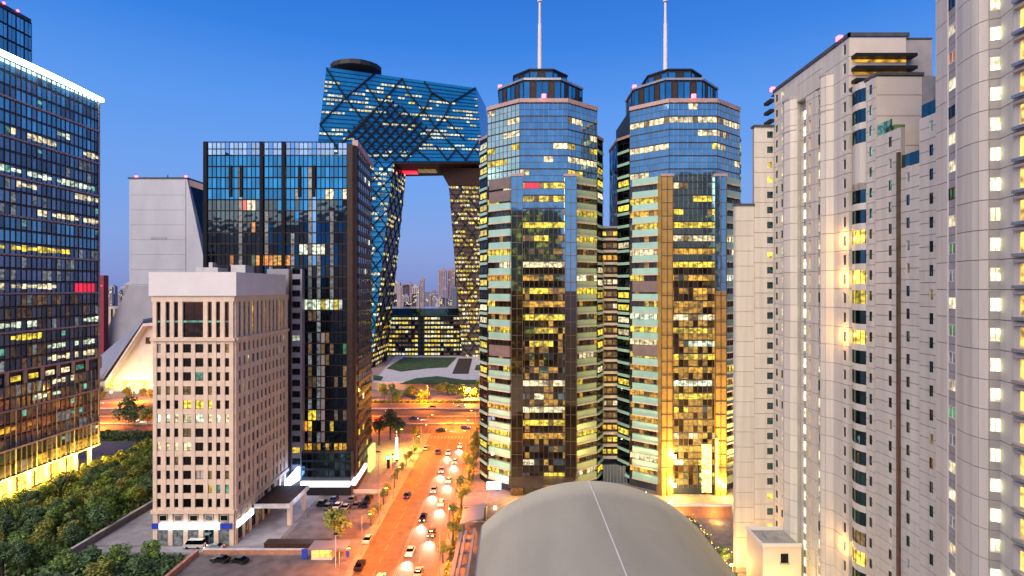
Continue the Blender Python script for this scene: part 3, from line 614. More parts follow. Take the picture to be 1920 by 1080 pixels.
# ------------------------------------------------------------------ twin octagonal glass towers
def twin(cx, cy, mx, label, seed, gold):
    B = Bld('octagonal_glass_tower', (cx, cy, 0), label, 'skyscraper'); rng = random.Random(seed)
    q = lambda pts: [(cx+x, cy+y) for x, y in pts]
    main = q([(-18, -16), (-7.5, -24), (7.5, -24), (18, -16), (18, 8), (11, 20), (-11, 20), (-18, 8)])
    B.part('core', MB().prism(main, 0, 124), 'navy')
    B.part('shoulder', MB().prism(q([(-21, -10), (-18.05, -15), (-18.05, 8), (-21, 5)]), 0, 115).prism(q([(18.05, -15), (21, -10), (21, 5), (18.05, 8)]), 0, 115), 'gCd')
    fl = 4.15; zs = 100.0
    fa = [Face(*q([(-18, -16), (-7.5, -24)])), Face(*q([(-7.5, -24), (7.5, -24)])), Face(*q([(7.5, -24), (18, -16)]))]
    lit_full = {3: .7, 7: .9, 9: .35, 10: .8, 12: .85, 15: .8, 18: .95, 22: .9, 25: .6}
    for k, F in enumerate(fa):
        L = F.L; n = 10 if k == 1 else 8; w = L/n
        for r in range(29):
            z0 = 123.4-(r+1)*fl
            if z0 < 1: continue
            Lr = runs(rng, n, (.12 if k != 1 else .3) if r > 5 else .25, 2, 5)
            full = rng.random() < ((.3 if k != 1 else .42) if r > 7 else .15)*(1.2 if gold else 1)
            lm = pick(rng, [('eY', 5), ('eP', 2), ('eW', 1), ('eG', 2 if r > 12 else .3)] if r > 6 else [('eP', 4), ('eY', 1.5)])
            if r == 1 and gold: full = True; lm = 'eP'
            for c in range(n):
                m = 'gG' if r < 14 else ('gGd' if rng.random() < .6 else 'gG')  # browned lower glass stands in for the reflected city
                if k != 1 and r > 5: m = 'gGd'
                if r > 9 and rng.random() < (.35 if k == 1 else .15)*(1.5 if gold else 1): m = 'eDm2' if rng.random() < .35 and not gold else 'eAm'  # amber glowing panes stand in for golden reflections
                if k == 0 and not gold and r < 6: m = 'gL'
                if gold and k == 1 and r > 19 and rng.random() < .5: m = pick(rng, [('eG', 1), ('eAm', 3), ('eY', 1)])
                if full or Lr[c]: m = lm if rng.random() < .9 else 'eDim'
                if k == 1 and 6 <= r <= 6 and c in (1, 2, 3): m = 'eR' if not gold else m
                h = 1.75
                B.win(F, w*(c+.5), z0+2.9, w-.12, h, m, None, .05)
                B.win(F, w*(c+.5), z0+.98, w-.12, 1.85, ('gL' if k == 0 and not gold else 'gG') if (r < 6 or (k == 1 and r < 12)) else ('gGd' if rng.random() < (.5 if gold else .75) or r < 14 or k != 1 else 'eAm'), None, .05, name='spandrel_glass')
            if k != 1 and z0 < zs-1:
                a0, a1 = (1.2, L-3.2) if k == 0 else (3.2, L-1.2)
                if rng.random() < .93: B.bx(F, 'balcony_spandrel', a0, a1, z0+.1, z0+1.95, 1.0, 'greenw' if k == 0 else 'greenlit'); B.bx(F, 'balcony_sill', a0-.05, a1+.05, z0-.35, z0+.08, 1.25, 'tan')  # olive tone of the right facet paints warm light onto the green
                else: B.bx(F, 'louvre_panel', a0, a1, z0-1.6, z0+1.9, .8, 'mauve')
        for c in range(n+1): B.bx(F, 'mullion', max(0, w*c-.07), min(L, w*c+.05), 2, 123.4, .22, 'bronze')
        B.bx(F, 'parapet', -.1, L+.1, 123.42, 124.6, .5, 'pink')
    # glass pilasters at the two front corners
    for sx in (-1, 1):
        for (cxx, m0, a) in ((sx*8.4, 'gG', 0),):
            B.part('corner_shaft', MB().prism(q([(cxx-1.9, -25), (cxx+1.9, -25), (cxx+1.9+sx*.6, -22), (cxx-1.9+sx*.6, -22)]), 64, zs), 'gG' if not (gold and sx < 0) else 'amberrefl'); B.part('corner_shaft', MB().prism(q([(cxx-1.9, -25), (cxx+1.9, -25), (cxx+1.9+sx*.6, -22), (cxx-1.9+sx*.6, -22)]), 0, 63.99), 'amberrefl' if gold else 'gGd')  # amber shaft colour imitates a reflected, warm-lit building
            for j in range(3): B.part('shaft_rib', MB().box(cx+cxx-1.85+j*1.75, cx+cxx-1.7+j*1.75, cy-25.25, cy-25.02, 0, zs+.6), 'bronze')
            B.part('shaft_cap', MB().box(cx+cxx-2.1, cx+cxx+2.1, cy-25.3, cy-21.5, zs+.02, zs+.8), 'pink')
            for r in range(24): B.part('shaft_joint', MB().box(cx+cxx-1.88, cx+cxx+1.88, cy-25.12, cy-25.01, zs-r*fl-.1, zs-r*fl+.1), 'bronze')
    sh = Face(*q([(18, -16), (21, -10)])); sl = Face(*q([(-21, -10), (-18, -16)]))
    for F in (sh, sl):
        for r in range(27):
            z0 = 114-(r+1)*fl
            B.win(F, F.L/2, z0+2.6, F.L-1, 2, pick(rng, [('eY', 3), ('gCd', 6), ('eP', 1)]), 'dark', .05, 2)
            B.bx(F, 'balcony_sill', .3, F.L-.3, z0+.2, z0+1.1, .35, 'greenw')
    for sx in (-1, 1): B.part('shoulder_cap', MB().prism(q([(sx*21.3, -10), (sx*18, -15.4), (sx*18, 8), (sx*21.3, 5)][::sx]), 115.02, 115.9), 'pink')
    # crown
    def octa(rx, ry, k=.42): return [(-rx, -ry*k), (-rx*k, -ry), (rx*k, -ry), (rx, -ry*k), (rx, ry*k), (rx*k, ry), (-rx*k, ry), (-rx, ry*k)]
    o1 = octa(14.5, 15); B.part('crown', MB().prism(q(o1), 124, 134.2), 'navy'); 
    for i in (7, 0, 1, 2):
        F = Face(*q([o1[i], o1[(i+1) % 8]])); n = 6; w = F.L/n
        for c in range(n):
            wide = (c % 3 == 1)
            B.win(F, w*(c+.5), 129.2, w-.2, 8.4, 'brown' if c in (1, 4) else 'gC2', 'dark', .1, name='crown_panel')
        B.bx(F, 'crown_rim', -.1, F.L+.1, 133.9, 134.6, .5, 'steel')
    o2 = octa(9.3, 9.6); B.part('crown_top', MB().prism(q([(x, y-1) for x, y in o2]), 134.2, 139.4), 'navy')
    for i in (7, 0, 1, 2):
        F = Face(*q([(o2[i][0], o2[i][1]-1), (o2[(i+1) % 8][0], o2[(i+1) % 8][1]-1)])); w = F.L/3
        for c in range(3): B.win(F, w*(c+.5), 136.6, w-.3, 3.6, 'black' if c == 1 else 'gC2', 'dark', .1, name='crown_panel')
        B.bx(F, 'crown_rim', 0, F.L, 138.9, 139.5, .4, 'dark')
    m = MB().tube((mx, cy, 139), (mx, cy, 160), .8, .65, 10).tube((mx, cy, 160), (mx, cy, 168), .5, .4, 10).tube((mx, cy, 139), (mx, cy, 141), 1.6, 1.2, 8)
    B.part('mast', m, 'white2', 'slender white rooftop mast'); B.part('mast_cap', MB().tube((mx, cy, 168), (mx, cy, 169), .9, .6, 8), 'white2')
    B.part('warning_light', MB().box(cx-14.8, cx-13.6, cy-6, cy-5, 134.6, 135.8), 'eAv'); B.part('warning_light', MB().box(cx-.6, cx+.6, cy-25, cy-24.2, 124.6, 125.8), 'eAv')
    B.flush(); return B
G1 = twin(10, 192, 10.0, 'left of the two octagonal glass towers with a white mast', 31, False)
G2 = twin(57, 192, 55.2, 'right of the two octagonal glass towers with a white mast, golden reflections at its foot', 37, True)
# glowing panels stand in for a bright reflection; warm lamps below are added
G2.part('reflection_glow', MB().box(59.5, 62.4, 166.8, 167.2, 1, 16), 'eGlow'); G2.part('reflection_glow', MB().box(63.6, 64.4, 166.5, 167, 3, 18), 'eGlow'); 
for x, z in ((50.6, 12), (50.6, 3), (66, 3)):
    G2.part('wall_lamp', MB().box(x-.5, x+.5, 166, 166.5, z, z+1), 'eSpot'); plight(G2.o, (x, 164.5, z+.5), 9000, (1, .6, .12))  # lamps added to warm the shafts
for x, z in ((1.5, 4), (18, 3), (-6, 14)): plight(G1.o, (x, 162+(abs(x-10) > 9)*2, z), 4500, (1, .5, .12)); G1.part('wall_lamp', MB().box(x-.3, x+.3, 163, 163.4, z, z+.6), 'eSpot')  # lamps and point lights added to warm the left tower's foot
def uplight(B, x, y, e, col, tilt=12, yaw=0):  # spots added at the towers' feet to warm their lower faces
    B.part('added_uplight', MB().box(x-.4, x+.4, y-.4, y+.4, .1, .6), 'eSpot'); l = bpy.data.lights.new('uplight_lamp', 'SPOT'); l.energy = e; l.color = col; l.spot_size = R(75); l.spot_blend = 1; l.shadow_soft_size = .5
    o = bpy.data.objects.new('uplight_lamp', l); COL.objects.link(o); o.location = (x, y, .8); o.rotation_euler = (R(180-tilt), 0, R(yaw)); o.parent = B.o; o.matrix_parent_inverse = PINV[B.o.name]  # added spot, warms the tower's lower face
for x, y, e in ((73, 164, 150000), (76, 168, 90000), (69, 160, 90000), (48, 161, 90000), (57, 158, 150000), (64, 158, 150000), (42, 168, 20000)): uplight(G2, x, y, e, (1, .58, .14))
for x, y, e, c in ((-11, 162, 70000, (1, .22, .06)), (-5, 157, 40000, (1, .35, .12)), (24, 160, 30000, (1, .7, .2)), (12, 157, 16000, (1, .5, .12))): uplight(G1, x, y, e, c)
G1.part('blue_white_sign', MB().box(-8, -3.5, 168.2, 169, 1.5, 3.6), 'eBW')
G1.part('canopy', MB().box(-1, 19, 160, 168, 5, 5.8), 'bronze')

def link_block():
    B = Bld('infill_block', (35, 186, 0), 'narrow gold lit block with pale balcony lines between the two octagonal towers'); rng = random.Random(3)
    B.part('core', MB().box(31.2, 40, 183.1, 196, 6, 85.5), 'brown'); F = Face((30.6, 183), (40, 183))
    for r in range(19):
        z0 = 6.5+r*4.15
        mm = pick(rng, [('eY', 3), ('eP', 2.5), ('eDim', 2), ('eAm', 2), ('eG', 2)])
        for c in range(5): B.win(F, 1+c*1.85, z0+2.5, 1.6, 1.7, mm if rng.random() < .7 else 'eDim', 'bronze', .05)
        B.bx(F, 'balcony_slab', .1, 8.9, z0+.1, z0+.95, .7, 'tan')
    B.bx(F, 'roof_cap', 0, 9.4, 85.5, 86.2, .4, 'steel'); B.bx(F, 'lit_strip', .1, .9, 20, 75, .5, 'eDim')
    for z in (14, 31, 48, 65): B.part('wall_lamp', MB().box(38.6, 39.2, 181.4, 181.9, z, z+.5), 'eSpot'); plight(B.o, (37, 180.3, z), 1800, (1, .55, .12), .3)  # lamps and point lights added to warm this front
    B.part('entrance_box', MB().box(30.4, 40, 178, 183, 0, 5.6), 'gE')
    for i in range(9): B.part('entrance_rib', MB().box(30.6+i*1.1, 30.75+i*1.1, 177.8, 178, 0, 5.8), 'steel')
    B.flush()
link_block()

# ------------------------------------------------------------------ pale vaulted roof in the foreground
def vault():
    o = empty('vaulted_hall', (18, 90, 0), 'broad pale grey barrel vaulted roof in the foreground, a thin raised seam along its ridge', 'roof')
    Rr, cx, zt, y0, y1 = 35.2, 18.0, 19.8, 40, 125; n = 56; A = math.asin(25/Rr); mb = MB(); ny = 9
    for j in range(ny+1):
        for i in range(n+1):
            t = -A+2*A*i/n; mb.v.append((cx+Rr*math.sin(t), y0+(y1-y0)*j/ny, zt-Rr+Rr*math.cos(t)))
    for j in range(ny):
        for i in range(n): a = j*(n+1)+i; mb.f.append((a, a+1, a+n+2, a+n+1)); mb.m.append(0)
    b = len(mb.v)
    for i in range(n+1):
        t = -A+2*A*i/n; mb.v.append((cx+Rr*math.sin(t), y1, zt-Rr+Rr*math.cos(t)-.9))
    for i in range(n): a = ny*(n+1)+i; mb.f.append((a+1, a, b+i, b+i+1)); mb.m.append(0)
    me = mb.mesh('roof_skin', 'vault'); me.polygons.foreach_set('use_smooth', [i < n*ny for i in range(len(me.polygons))]); link('roof_skin', me, o)
    link('ridge_seam', MB().box(cx-.1, cx+.1, y0, y1-.1, zt-.02, zt+.1).mesh('ridge_seam', 'white2'), o)
    link('wall', MB().box(-6.6, 42.6, y0, y1-1, 0, 9.2).mesh('wall', 'joint'), o)
    for s in (-1, 1): link('gutter', MB().box(cx+s*25-.25, cx+s*25+.25, y0, y1, 8.9, 9.45).mesh('gutter', 'steel'), o)
    for j in range(1, 17):                                        # faint lapped joints across the vault
        y = y0+j*5.2; m = MB(); nn = 28
        for i in range(nn+1):
            t = -A+2*A*i/nn
            for dy, dr in ((0, .005), (0, .022), (.05, .022), (.05, .005)): m.v.append((cx+(Rr+dr)*math.sin(t), y+dy, zt-Rr+(Rr+dr)*math.cos(t)))
        for i in range(nn):
            for k in range(3): a = i*4+k; m.f.append((a, a+1, a+5, a+4)); m.m.append(0)
        link('roof_joint', m.mesh('roof_joint', 'vault'), o)
vault()

# ------------------------------------------------------------------ white apartment complex on the right
FL = 3.45
def clad(B, F, a0, a1, z0, z1, wins, m='white', dep=.22, wdep=.04, off=0, sp=1):
    """floor-high cladding panels with open joints; wins: (centre, width, height, fn(r)->material, recessed)"""
    e = [a0]
    for w in sorted(wins): e += [w[0]-w[1]/2, w[0]+w[1]/2]
    e.append(a1); r = 0; z = z0+off
    nr = int(math.ceil((z1-z)/FL))
    for r in range(nr):
        b = z+r*FL; t = min(b+FL, z1)
        for i in range(0, len(e), 2):
            for k in range(sp):
                if e[i+1]-e[i] > .05: B.bx(F, 'wall_panel', e[i]+.01, e[i+1]-.01, b+.05+(t-b)*k/sp*1.0, b+(t-b)*(k+1)/sp-.04, dep, m)
        for c, w, h, fn, rec in wins:
            zc = b+1.75; mm = fn(r)
            if t-b < h+.6: B.bx(F, 'sill_panel', c-w/2, c+w/2, b+.05, t-.05, dep-.03, m); continue
            B.bx(F, 'sill_panel', c-w/2, c+w/2, b+.05, zc-h/2, .1 if rec else dep-.02, 'recess' if rec else m)
            B.bx(F, 'sill_panel', c-w/2, c+w/2, zc+h/2, t-.03, .1 if rec else dep-.02, 'recess' if rec else m)
            if mm: B.win(F, c, zc, w-.02, h, mm, 'dark' if mm[0] == 'g' else 'white2', wdep, 2 if w > 1.3 or mm == 'eStair' else 1)
def far_slab():
    B = Bld('apartment_slab', (66, 110, 0), 'white apartment slab with a long raking roofline and glowing stair windows, behind the stepped block'); rng = random.Random(41); B.CAP = 298
    B.part('core', MB().box(61.2, 75, 95.2, 124, 0, 109.3).box(55.6, 75, 122.2, 123.4, 0, 101.6).box(51.4, 60, 122.2, 123.4, 0, 83.6), 'joint')
    z0 = 109.7-FL*31; F = Face((61.2, 122), (61.2, 95))
    stair = lambda r: 'eStair'
    cols = [(1.1, 1.0, 1.6, lambda r: 'gW', False), (3.7, 1.3, 1.7, lambda r: 'eP' if rng.random() < .75 else 'gT', False), (25.7, .9, 1.9, lambda r: 'black', False)]
    G_ = lambda r: 'eDb' if rng.random() < .3 else ('eP' if rng.random() < .75 else 'gT')
    # solid zones stand 1.2 m proud of the recessed window strips
    for (a0, a1, ws) in ((0, 5.0, cols[:2]), (19.0, 27, cols[2:])): clad(B, F, a0, a1, z0, 109.6, ws, dep=1.2, wdep=1.0)
    B.CAP = 298
    clad(B, F, 9.6, 13.1, z0, 102, [(11.7, 2.6, 2.0, stair, True)], dep=.3); clad(B, F, 13.1, 16.6, z0, 104, [(14.5, .8, 2.4, lambda r: 'eFlatC', False)], dep=1.2, wdep=.3)
    clad(B, F, 16.6, 19.0, z0, 104, [(17.8, 1.6, 1.9, G_, True)], dep=.95, wdep=.8)
    for y0, y1 in ((117, 112.4), (103, 99.5)):                    # faceted round bays
        pts = [(60.2, y0), (59.1, y0-.9), (58.7, (y0+y1)/2), (59.1, y1+.9), (60.2, y1)]
        B.part('bay_core', MB().prism([(61.2, y1), (61.2, y0)]+[(x+.12, y) for x, y in pts], 0, 105), 'joint')
        for a, b in zip(pts, pts[1:]): clad(B, Face(a, b), 0, Face(a, b).L, z0, 105, [], dep=.12)
        B.part('bay_cornice', MB().prism([(61.2, y1-.2), (61.2, y0+.2)]+[(x-.25, y) for x, y in pts], 105.01, 105.5), 'recess'); B.part('bay_cornice', MB().prism([(61.2, y1-.2), (61.2, y0+.2)]+[(x-.2, y) for x, y in pts], 98.2, 98.5), 'recess')
    clad(B, Face((61.2, 122), (61.2, 95)), 5.0, 9.6, 105.6, 109.6, [], dep=1.2); clad(B, F, 9.6, 19, 104.1, 109.6, [], dep=1.2)
    B.part('parapet', MB().box(59.8, 60.15, 94.7, 122.5, 109.7, 110.4).box(59.8, 70.6, 94.7, 95.1, 109.7, 110.4), 'roofd'); B.part('roof', MB().box(60.2, 75, 95.1, 124, 109.4, 109.65), 'roofd')
    E = Face((60.05, 95), (70.2, 95)); clad(B, E, 0, 10.1, 99.3, 109.6, [], 'cream', dep=.1)
    for z in (101.3, 103.5, 105.7): B.bx(E, 'sun_louvre', .3, 11.1, z, z+.55, 1.5, 'dark'); B.bx(E, 'louvre_light', .5, 10, z-.5, z-.1, .22, 'eG')
    W1 = Face((51.3, 122.2), (55.4, 122.2)); clad(B, W1, 0, W1.L, 83.8-FL*24, 83.8, [], dep=.15); B.part('roof_edge', MB().box(51.1, 55.5, 121.8, 123.6, 83.82, 84.3), 'roofd')
    W2 = Face((55.45, 122.2), (60.0, 122.2)); clad(B, W2, 0, 4.5, 101.8-FL*29, 101.8, [(3.6, 1.3, 1.5, lambda r: 'gT' if rng.random() < .85 else 'eY', False)], dep=.15); B.part('roof_edge', MB().box(55.3, 60.1, 121.8, 123.6, 101.82, 102.3), 'roofd')
    W3 = Face((51.3, 123.4), (51.3, 122.2)); clad(B, W3, 0, W3.L, 83.8-FL*24, 83.8, [], dep=.1)
    for z in (103, 105.3, 107.6): B.part('balcony_slab', MB().box(59.0, 60.0, 122, 125, z, z+.7), 'dark')
    for y in (122.6, 97.5): B.part('warning_light', MB().box(59.7, 60.5, y, y+.8, 110.4, 111.2), 'eAv')
    B.flush()
far_slab()

def stepped_block():
    B = Bld('stepped_apartment_block', (66, 83, 0), 'white stepped apartment block with teal bay windows, narrow slot windows and a dark downpipe'); rng = random.Random(43); B.CAP = 298
    B.part('core', MB().box(60.7, 75, 88.2, 95.1, 0, 100).box(60.25, 75, 82.6, 88.15, 0, 89.9).box(60.25, 75, 78.6, 82.55, 0, 83.5).box(60.25, 75, 71, 78.55, 0, 89.9), 'joint')
    gw = lambda r: pick(rng, [('gW', 8), ('gT', 4), ('eDim', .7), ('eDb', .8)])
    F1 = Face((60.25, 90.4), (60.25, 88.15)); F2 = Face((60.25, 88.1), (60.25, 82.6)); F3 = Face((60.25, 82.6), (60.25, 78.6)); F4 = Face((60.25, 78.6), (60.25, 71))
    B.part('return_wall', MB().box(60.26, 61, 88.16, 90.4, 0, 100), 'white')
    clad(B, F1, 0, F1.L, 99.9-FL*29, 99.9, [(1.1, .75, 1.6, gw, False)], sp=2)
    clad(B, F2, 0, F2.L, 89.9-FL*26, 89.9, [(3.4, .75, 1.6, gw, False)], sp=2); clad(B, F3, 0, F3.L, 83.5-FL*24, 83.5, [(1.7, .75, 1.6, gw, False)], sp=2); clad(B, F4, 0, F4.L, 89.9-FL*26, 89.9, [(2.2, .75, 1.6, gw, False)], sp=2)
    B.part('downpipe', MB().box(59.6, 60.0, 82.3, 82.75, 0, 86), 'bronze', 'dark square downpipe running the full height')
    # curved teal bay windows one above the other
    zr = 73.8; lit = {0: 'eFlat', -2: 'eFlat', -3: 'eY', -5: 'eFlat', -16: 'eFlat', -15: 'eDim'}
    arc = [(60.75, 95.0), (60.2, 94.2), (59.75, 93.3), (59.6, 92.4), (59.75, 91.5), (60.2, 90.8), (60.75, 90.4)]
    for k in range(-17, 8):
        z = zr+k*FL; m = lit.get(k, 'gT')
        if k in (4, 3): continue
        g = MB(); s = MB()
        for a, b in zip(arc, arc[1:]): g.hexa([(a[0], a[1], z-1.15), (b[0], b[1], z-1.15), (b[0]+.3, b[1], z-1.15), (a[0]+.3, a[1], z-1.15), (a[0], a[1], z+1.15), (b[0], b[1], z+1.15), (b[0]+.3, b[1], z+1.15), (a[0]+.3, a[1], z+1.15)])
        w = B.part('bay_window', g, m, 'lit bay window' if m[0] == 'e' else None)
        fr = MB()
        for x, y in arc[1:-1]: fr.box(x-.06, x+.02, y-.05, y+.05, z-1.15, z+1.15)
        o = link('mullion', fr.mesh('mullion', 'dark'), w, Matrix.Identity(4)) if False else B.part('bay_mullion', fr, 'dark')
        B.part('bay_band', MB().prism([(61, 90.2), (61, 95.1)]+[(x-.12, y) for x, y in arc], z+1.16, z+FL-1.16), 'white')
        if m == 'eFlat': 
            plight(B.o, (58.8, 96.2, z), 650, (1, .5, .1), .3)  # fixtureless point light added to throw the bay's glow on the wall
    B.part('bay_band', MB().prism([(61, 90.2), (61, 95.1)]+[(x-.12, y) for x, y in arc], zr+3*FL-2.3, zr+5*FL-1.16), 'white')
    E1 = Face((60.1, 88), (67.6, 88)); clad(B, E1, 0, 7.5, 89.9, 99.9, [], 'cream', dep=.12); E2 = Face((60.8, 82.5), (75, 82.5)); clad(B, E2, 0, 8, 83.6, 90.4, [], 'cream', dep=.1)
    B.bx(E2, 'wall_lamp', 4.3, 4.8, 87.6, 88.1, .3, 'tan'); B.bx(E1, 'louvre_light', 4, 7.5, 91.0, 91.6, .3, 'eDim')
    B.part('roof_edge', MB().box(60.0, 67.8, 87.7, 95, 100.0, 100.5), 'roofd'); B.part('side_block', MB().box(67.7, 69.5, 87.9, 95, 89, 100), 'recess'); B.part('far_turret', MB().box(69.6, 72.4, 91, 97, 88, 97), 'cream'); B.part('turret_cap', MB().box(69.4, 72.6, 90.8, 97, 97.01, 97.4), 'roofd')
    def rail(y0, y1, z, x=60.15):
        for i in range(max(1, int((y1-y0)/1.3))):
            n = max(1, int((y1-y0)/1.3)); a = y0+(y1-y0)*i/n; b = y0+(y1-y0)*(i+1)/n-.08
            B.part('glass_balustrade', MB().box(x, x+.08, a, b, z, z+1.9), 'gT')
        B.part('terrace_shrubs', MB().box(x+.5, x+2.2, y0, y1, z, z+1.0), 'leafC')
    rail(84.5, 87.9, 89.92); rail(78.8, 82.3, 83.52); rail(71.2, 78.4, 89.92)
    B.flush()
stepped_block()

def near_tower():
    B = Bld('near_apartment_tower', (66, 62, 0), 'near white apartment tower with rounded corner and bright lit windows, at the right edge'); rng = random.Random(47); B.CAP = 298
    z0 = 97.6-1.75-FL*27; z1 = 118
    pts = [(56.6, 71.0), (56.0, 68.4), (55.3, 66.1), (54.75, 64.5), (54.5, 63.0), (54.55, 62.2), (54.9, 61.4), (56.0, 61.0), (55.3, 58.6), (55.3, 48)]
    B.part('core', MB().prism([(80, 48), (80, 71)]+pts, 0, z1), 'joint')
    seq = ['eP', 'eO', 'eP', 'gT', 'eP', 'eP', 'gT', 'eP', 'eGr', 'eDb', 'eP', 'eGr', 'eDb', 'eP', 'eGr', 'eDb', 'eP', 'eP', 'eDb', 'eP', 'eP', 'eP']
    def f1(r): k = 27-r; return seq[k] if 0 <= k < len(seq) else 'gT'
    for i, (a, b) in enumerate(zip(pts, pts[1:])):
        F = Face(a, b); L = F.L; wins = []; dep = .18
        if i == 1: wins = [(L/2, 1.9, 1.5, f1, True)]
        if i == 6: wins = [(L*.5, 1.1, 1.6, lambda r: 'eStair', True)]
        if i == 8: wins = [(2.2, 3.2, 2.3, lambda r: 'eFlatC', False), (7.2, 3.0, 2.3, lambda r: 'eFlatC', False)]
        clad(B, F, 0 if i not in (6,) else 0, L, z0, z1, wins, dep=dep if i not in (1, 6) else .05)
        if i == 8:
            for r in range(33): B.bx(F, 'balcony_ledge', .3, L, z0+r*FL+.15, z0+r*FL+.5, .75, 'steel'); B.bx(F, 'balcony_ledge', .3, L, z0+r*FL-.45, z0+r*FL-.2, .6, 'recess')
        if i in (1,): B.bx(F, 'side_fin', .0, .22, z0, z1, .2, 'white2'); B.bx(F, 'side_fin', L-.22, L, z0, z1, .2, 'white2')
    for a, b in zip(pts[:2], pts[1:3]): pass
    B.flush()
near_tower()
def annex():
    o = empty('flat_roofed_annex', (55, 111, 0), 'small cream flat roofed annex at the foot of the white slab', 'building')
    link('wall', MB().box(50.8, 58.6, 108, 115.5, 0, 12.6).mesh('wall', 'cream'), o); link('roof', MB().box(51.2, 58.5, 108.4, 115.2, 12.61, 12.7).mesh('roof', 'roofg'), o)
    m = MB().box(50.6, 58.6, 107.8, 108.1, 12.6, 13.3).box(50.6, 50.9, 108.1, 115.4, 12.6, 13.3).box(50.6, 58.6, 115.4, 115.7, 12.6, 13.3); link('parapet', m.mesh('parapet', 'white2'), o)
    link('window', MB().box(54.4, 55.9, 107.86, 107.98, 9.4, 11.2).mesh('window', 'gCd'), o); link('roof_hatch', MB().box(53, 55, 111, 113, 12.7, 13.3).mesh('roof_hatch', 'roofg'), o)
    link('window_sill', MB().box(54.2, 56.1, 107.7, 107.98, 9.15, 9.38).mesh('sill', 'recess'), o)
plA = empty('wall_lamp', (53, 103, 0), 'warm lamp post in front of the small cream annex', 'lamp'); link('pole', MB().tube((53, 103, 0), (53, 103, 3), .07).mesh('pole', 'dark'), plA); link('lamp_head', MB().box(52.7, 53.3, 102.8, 103.2, 3, 3.3).mesh('lamp_head', 'eSpot'), plA); plight(plA, (53, 103, 3.8), 3500, (1, .6, .15))
annex()
plB = empty('wall_lamp', (49, 119, 0), 'warm lamp post at the foot of the white slab left end', 'lamp'); link('pole', MB().tube((49, 119, 0), (49, 119, 3), .07).mesh('pole', 'dark'), plB); link('lamp_head', MB().box(48.7, 49.3, 118.8, 119.2, 3, 3.3).mesh('lamp_head', 'eSpot'), plB); plight(plB, (49, 119, 3.8), 6000, (1, .5, .12))

# ------------------------------------------------------------------ low things left of the vault
def kiosk():
    o = empty('glazed_kiosk', (-11, 150, 0), 'small cream kiosk with a lit panel wall beside the vaulted roof', 'kiosk')
    link('wall', MB().box(-13.5, -7.2, 148, 156, 0, 4.6).mesh('wall', 'cream2'), o); link('roof', MB().box(-13.8, -6.9, 147.6, 156.4, 4.62, 5.1).mesh('roof', 'pink'), o)
    for i in range(5): link('panel', MB().box(-13.3+i*1.22, -12.2+i*1.22, 147.8, 147.98, .4, 4.2).mesh('panel', 'eDim'), o)
    o = empty('sloping_canopy', (-11, 140, 0), 'grey sloping canopy between kiosk and vaulted roof', 'canopy')
    link('roof_sheet', MB().hexa([(-13.3, 136, 4.4), (-7.3, 136, 6.2), (-7.3, 145, 6.2), (-13.3, 145, 4.4), (-13.3, 136, 4.8), (-7.3, 136, 6.6), (-7.3, 145, 6.6), (-13.3, 145, 4.8)]).mesh('roof_sheet', 'zincd'), o)
    for y in (136.5, 144): link('post', MB().box(-12.9, -12.6, y, y+.3, 0, 4.4).mesh('post', 'steel'), o)
    o = empty('service_deck', (-12, 112, 0), 'long steel blue service deck running beside the vaulted roof', 'walkway')
    for i, x in enumerate((-13.2, -11.7, -9.6)): link('beam', MB().box(x, x+(.9 if i == 0 else .5), 92, 133, 3.2+.5*i, 4.2+.5*i).mesh('beam', ['steel', 'zincd', 'zincd'][i]), o)
    for y in range(94, 133, 6): link('cross_beam', MB().box(-12.2, -9.2, y, y+.4, 3.1, 3.5).mesh('cross_beam', 'zincd'), o); link('post', MB().box(-13, -12.6, y, y+.4, 0, 3.2).mesh('post', 'dark'), o)
    o = empty('garden_wall', (50, 152, 0), 'pale coped wall at the foot of the gold lit tower', 'wall')
    link('wall', MB().box(41, 62, 150.5, 151.2, 0, 3.4).mesh('wall', 'brick'), o); link('coping', MB().box(40.8, 62.2, 150.3, 151.4, 3.42, 3.8).mesh('coping', 'white2'), o)
    plight(o, (47, 148, 1.5), 1500, (1, .45, .08)); plight(o, (57, 148, 1.5), 1200, (1, .5, .1))
kiosk()
def low_walls():
    def wall(nm, a, b, h, w, m, label, cap='marble'):
        o = empty(nm, (a[0], a[1], 0), label, 'wall'); F = Face(a, b)
        n = max(1, int(F.L/3.2)); st = F.L/n
        for i in range(n):
            m1 = MB(); F.fbox(m1, i*st+.03, (i+1)*st-.03, 0, h, -w/2, w/2); link('wall_panel', m1.mesh('wall_panel', m), o)
        m1 = MB(); F.fbox(m1, -.1, F.L+.1, h+.005, h+.16, -w/2-.08, w/2+.08); link('coping', m1.mesh('coping', cap), o)
        return o
    wall('boundary_wall', (-75.5, 130.3), (-51, 130.3), 1.1, .5, 'brick', 'low pinkish wall along the top of the front car park')
    wall('boundary_wall', (-76.6, 100), (-76.6, 130), 1.1, .6, 'brick', 'low red brown wall between the park trees and the front car park', 'brick')
    wall('park_wall', (-107, 127), (-107, 160), 1.6, .6, 'pave', 'long pale stone wall between the park and the side path')
    wall('planter_wall', (-62, 134.5), (-46, 134.5), 1.0, 2.4, 'brown', 'dark planter bed in front of the car park', 'brown')
    wall('planter_wall', (-59, 169.2), (-41, 169.2), .8, .5, 'beige', 'low kerb wall behind the parked cars')
low_walls()
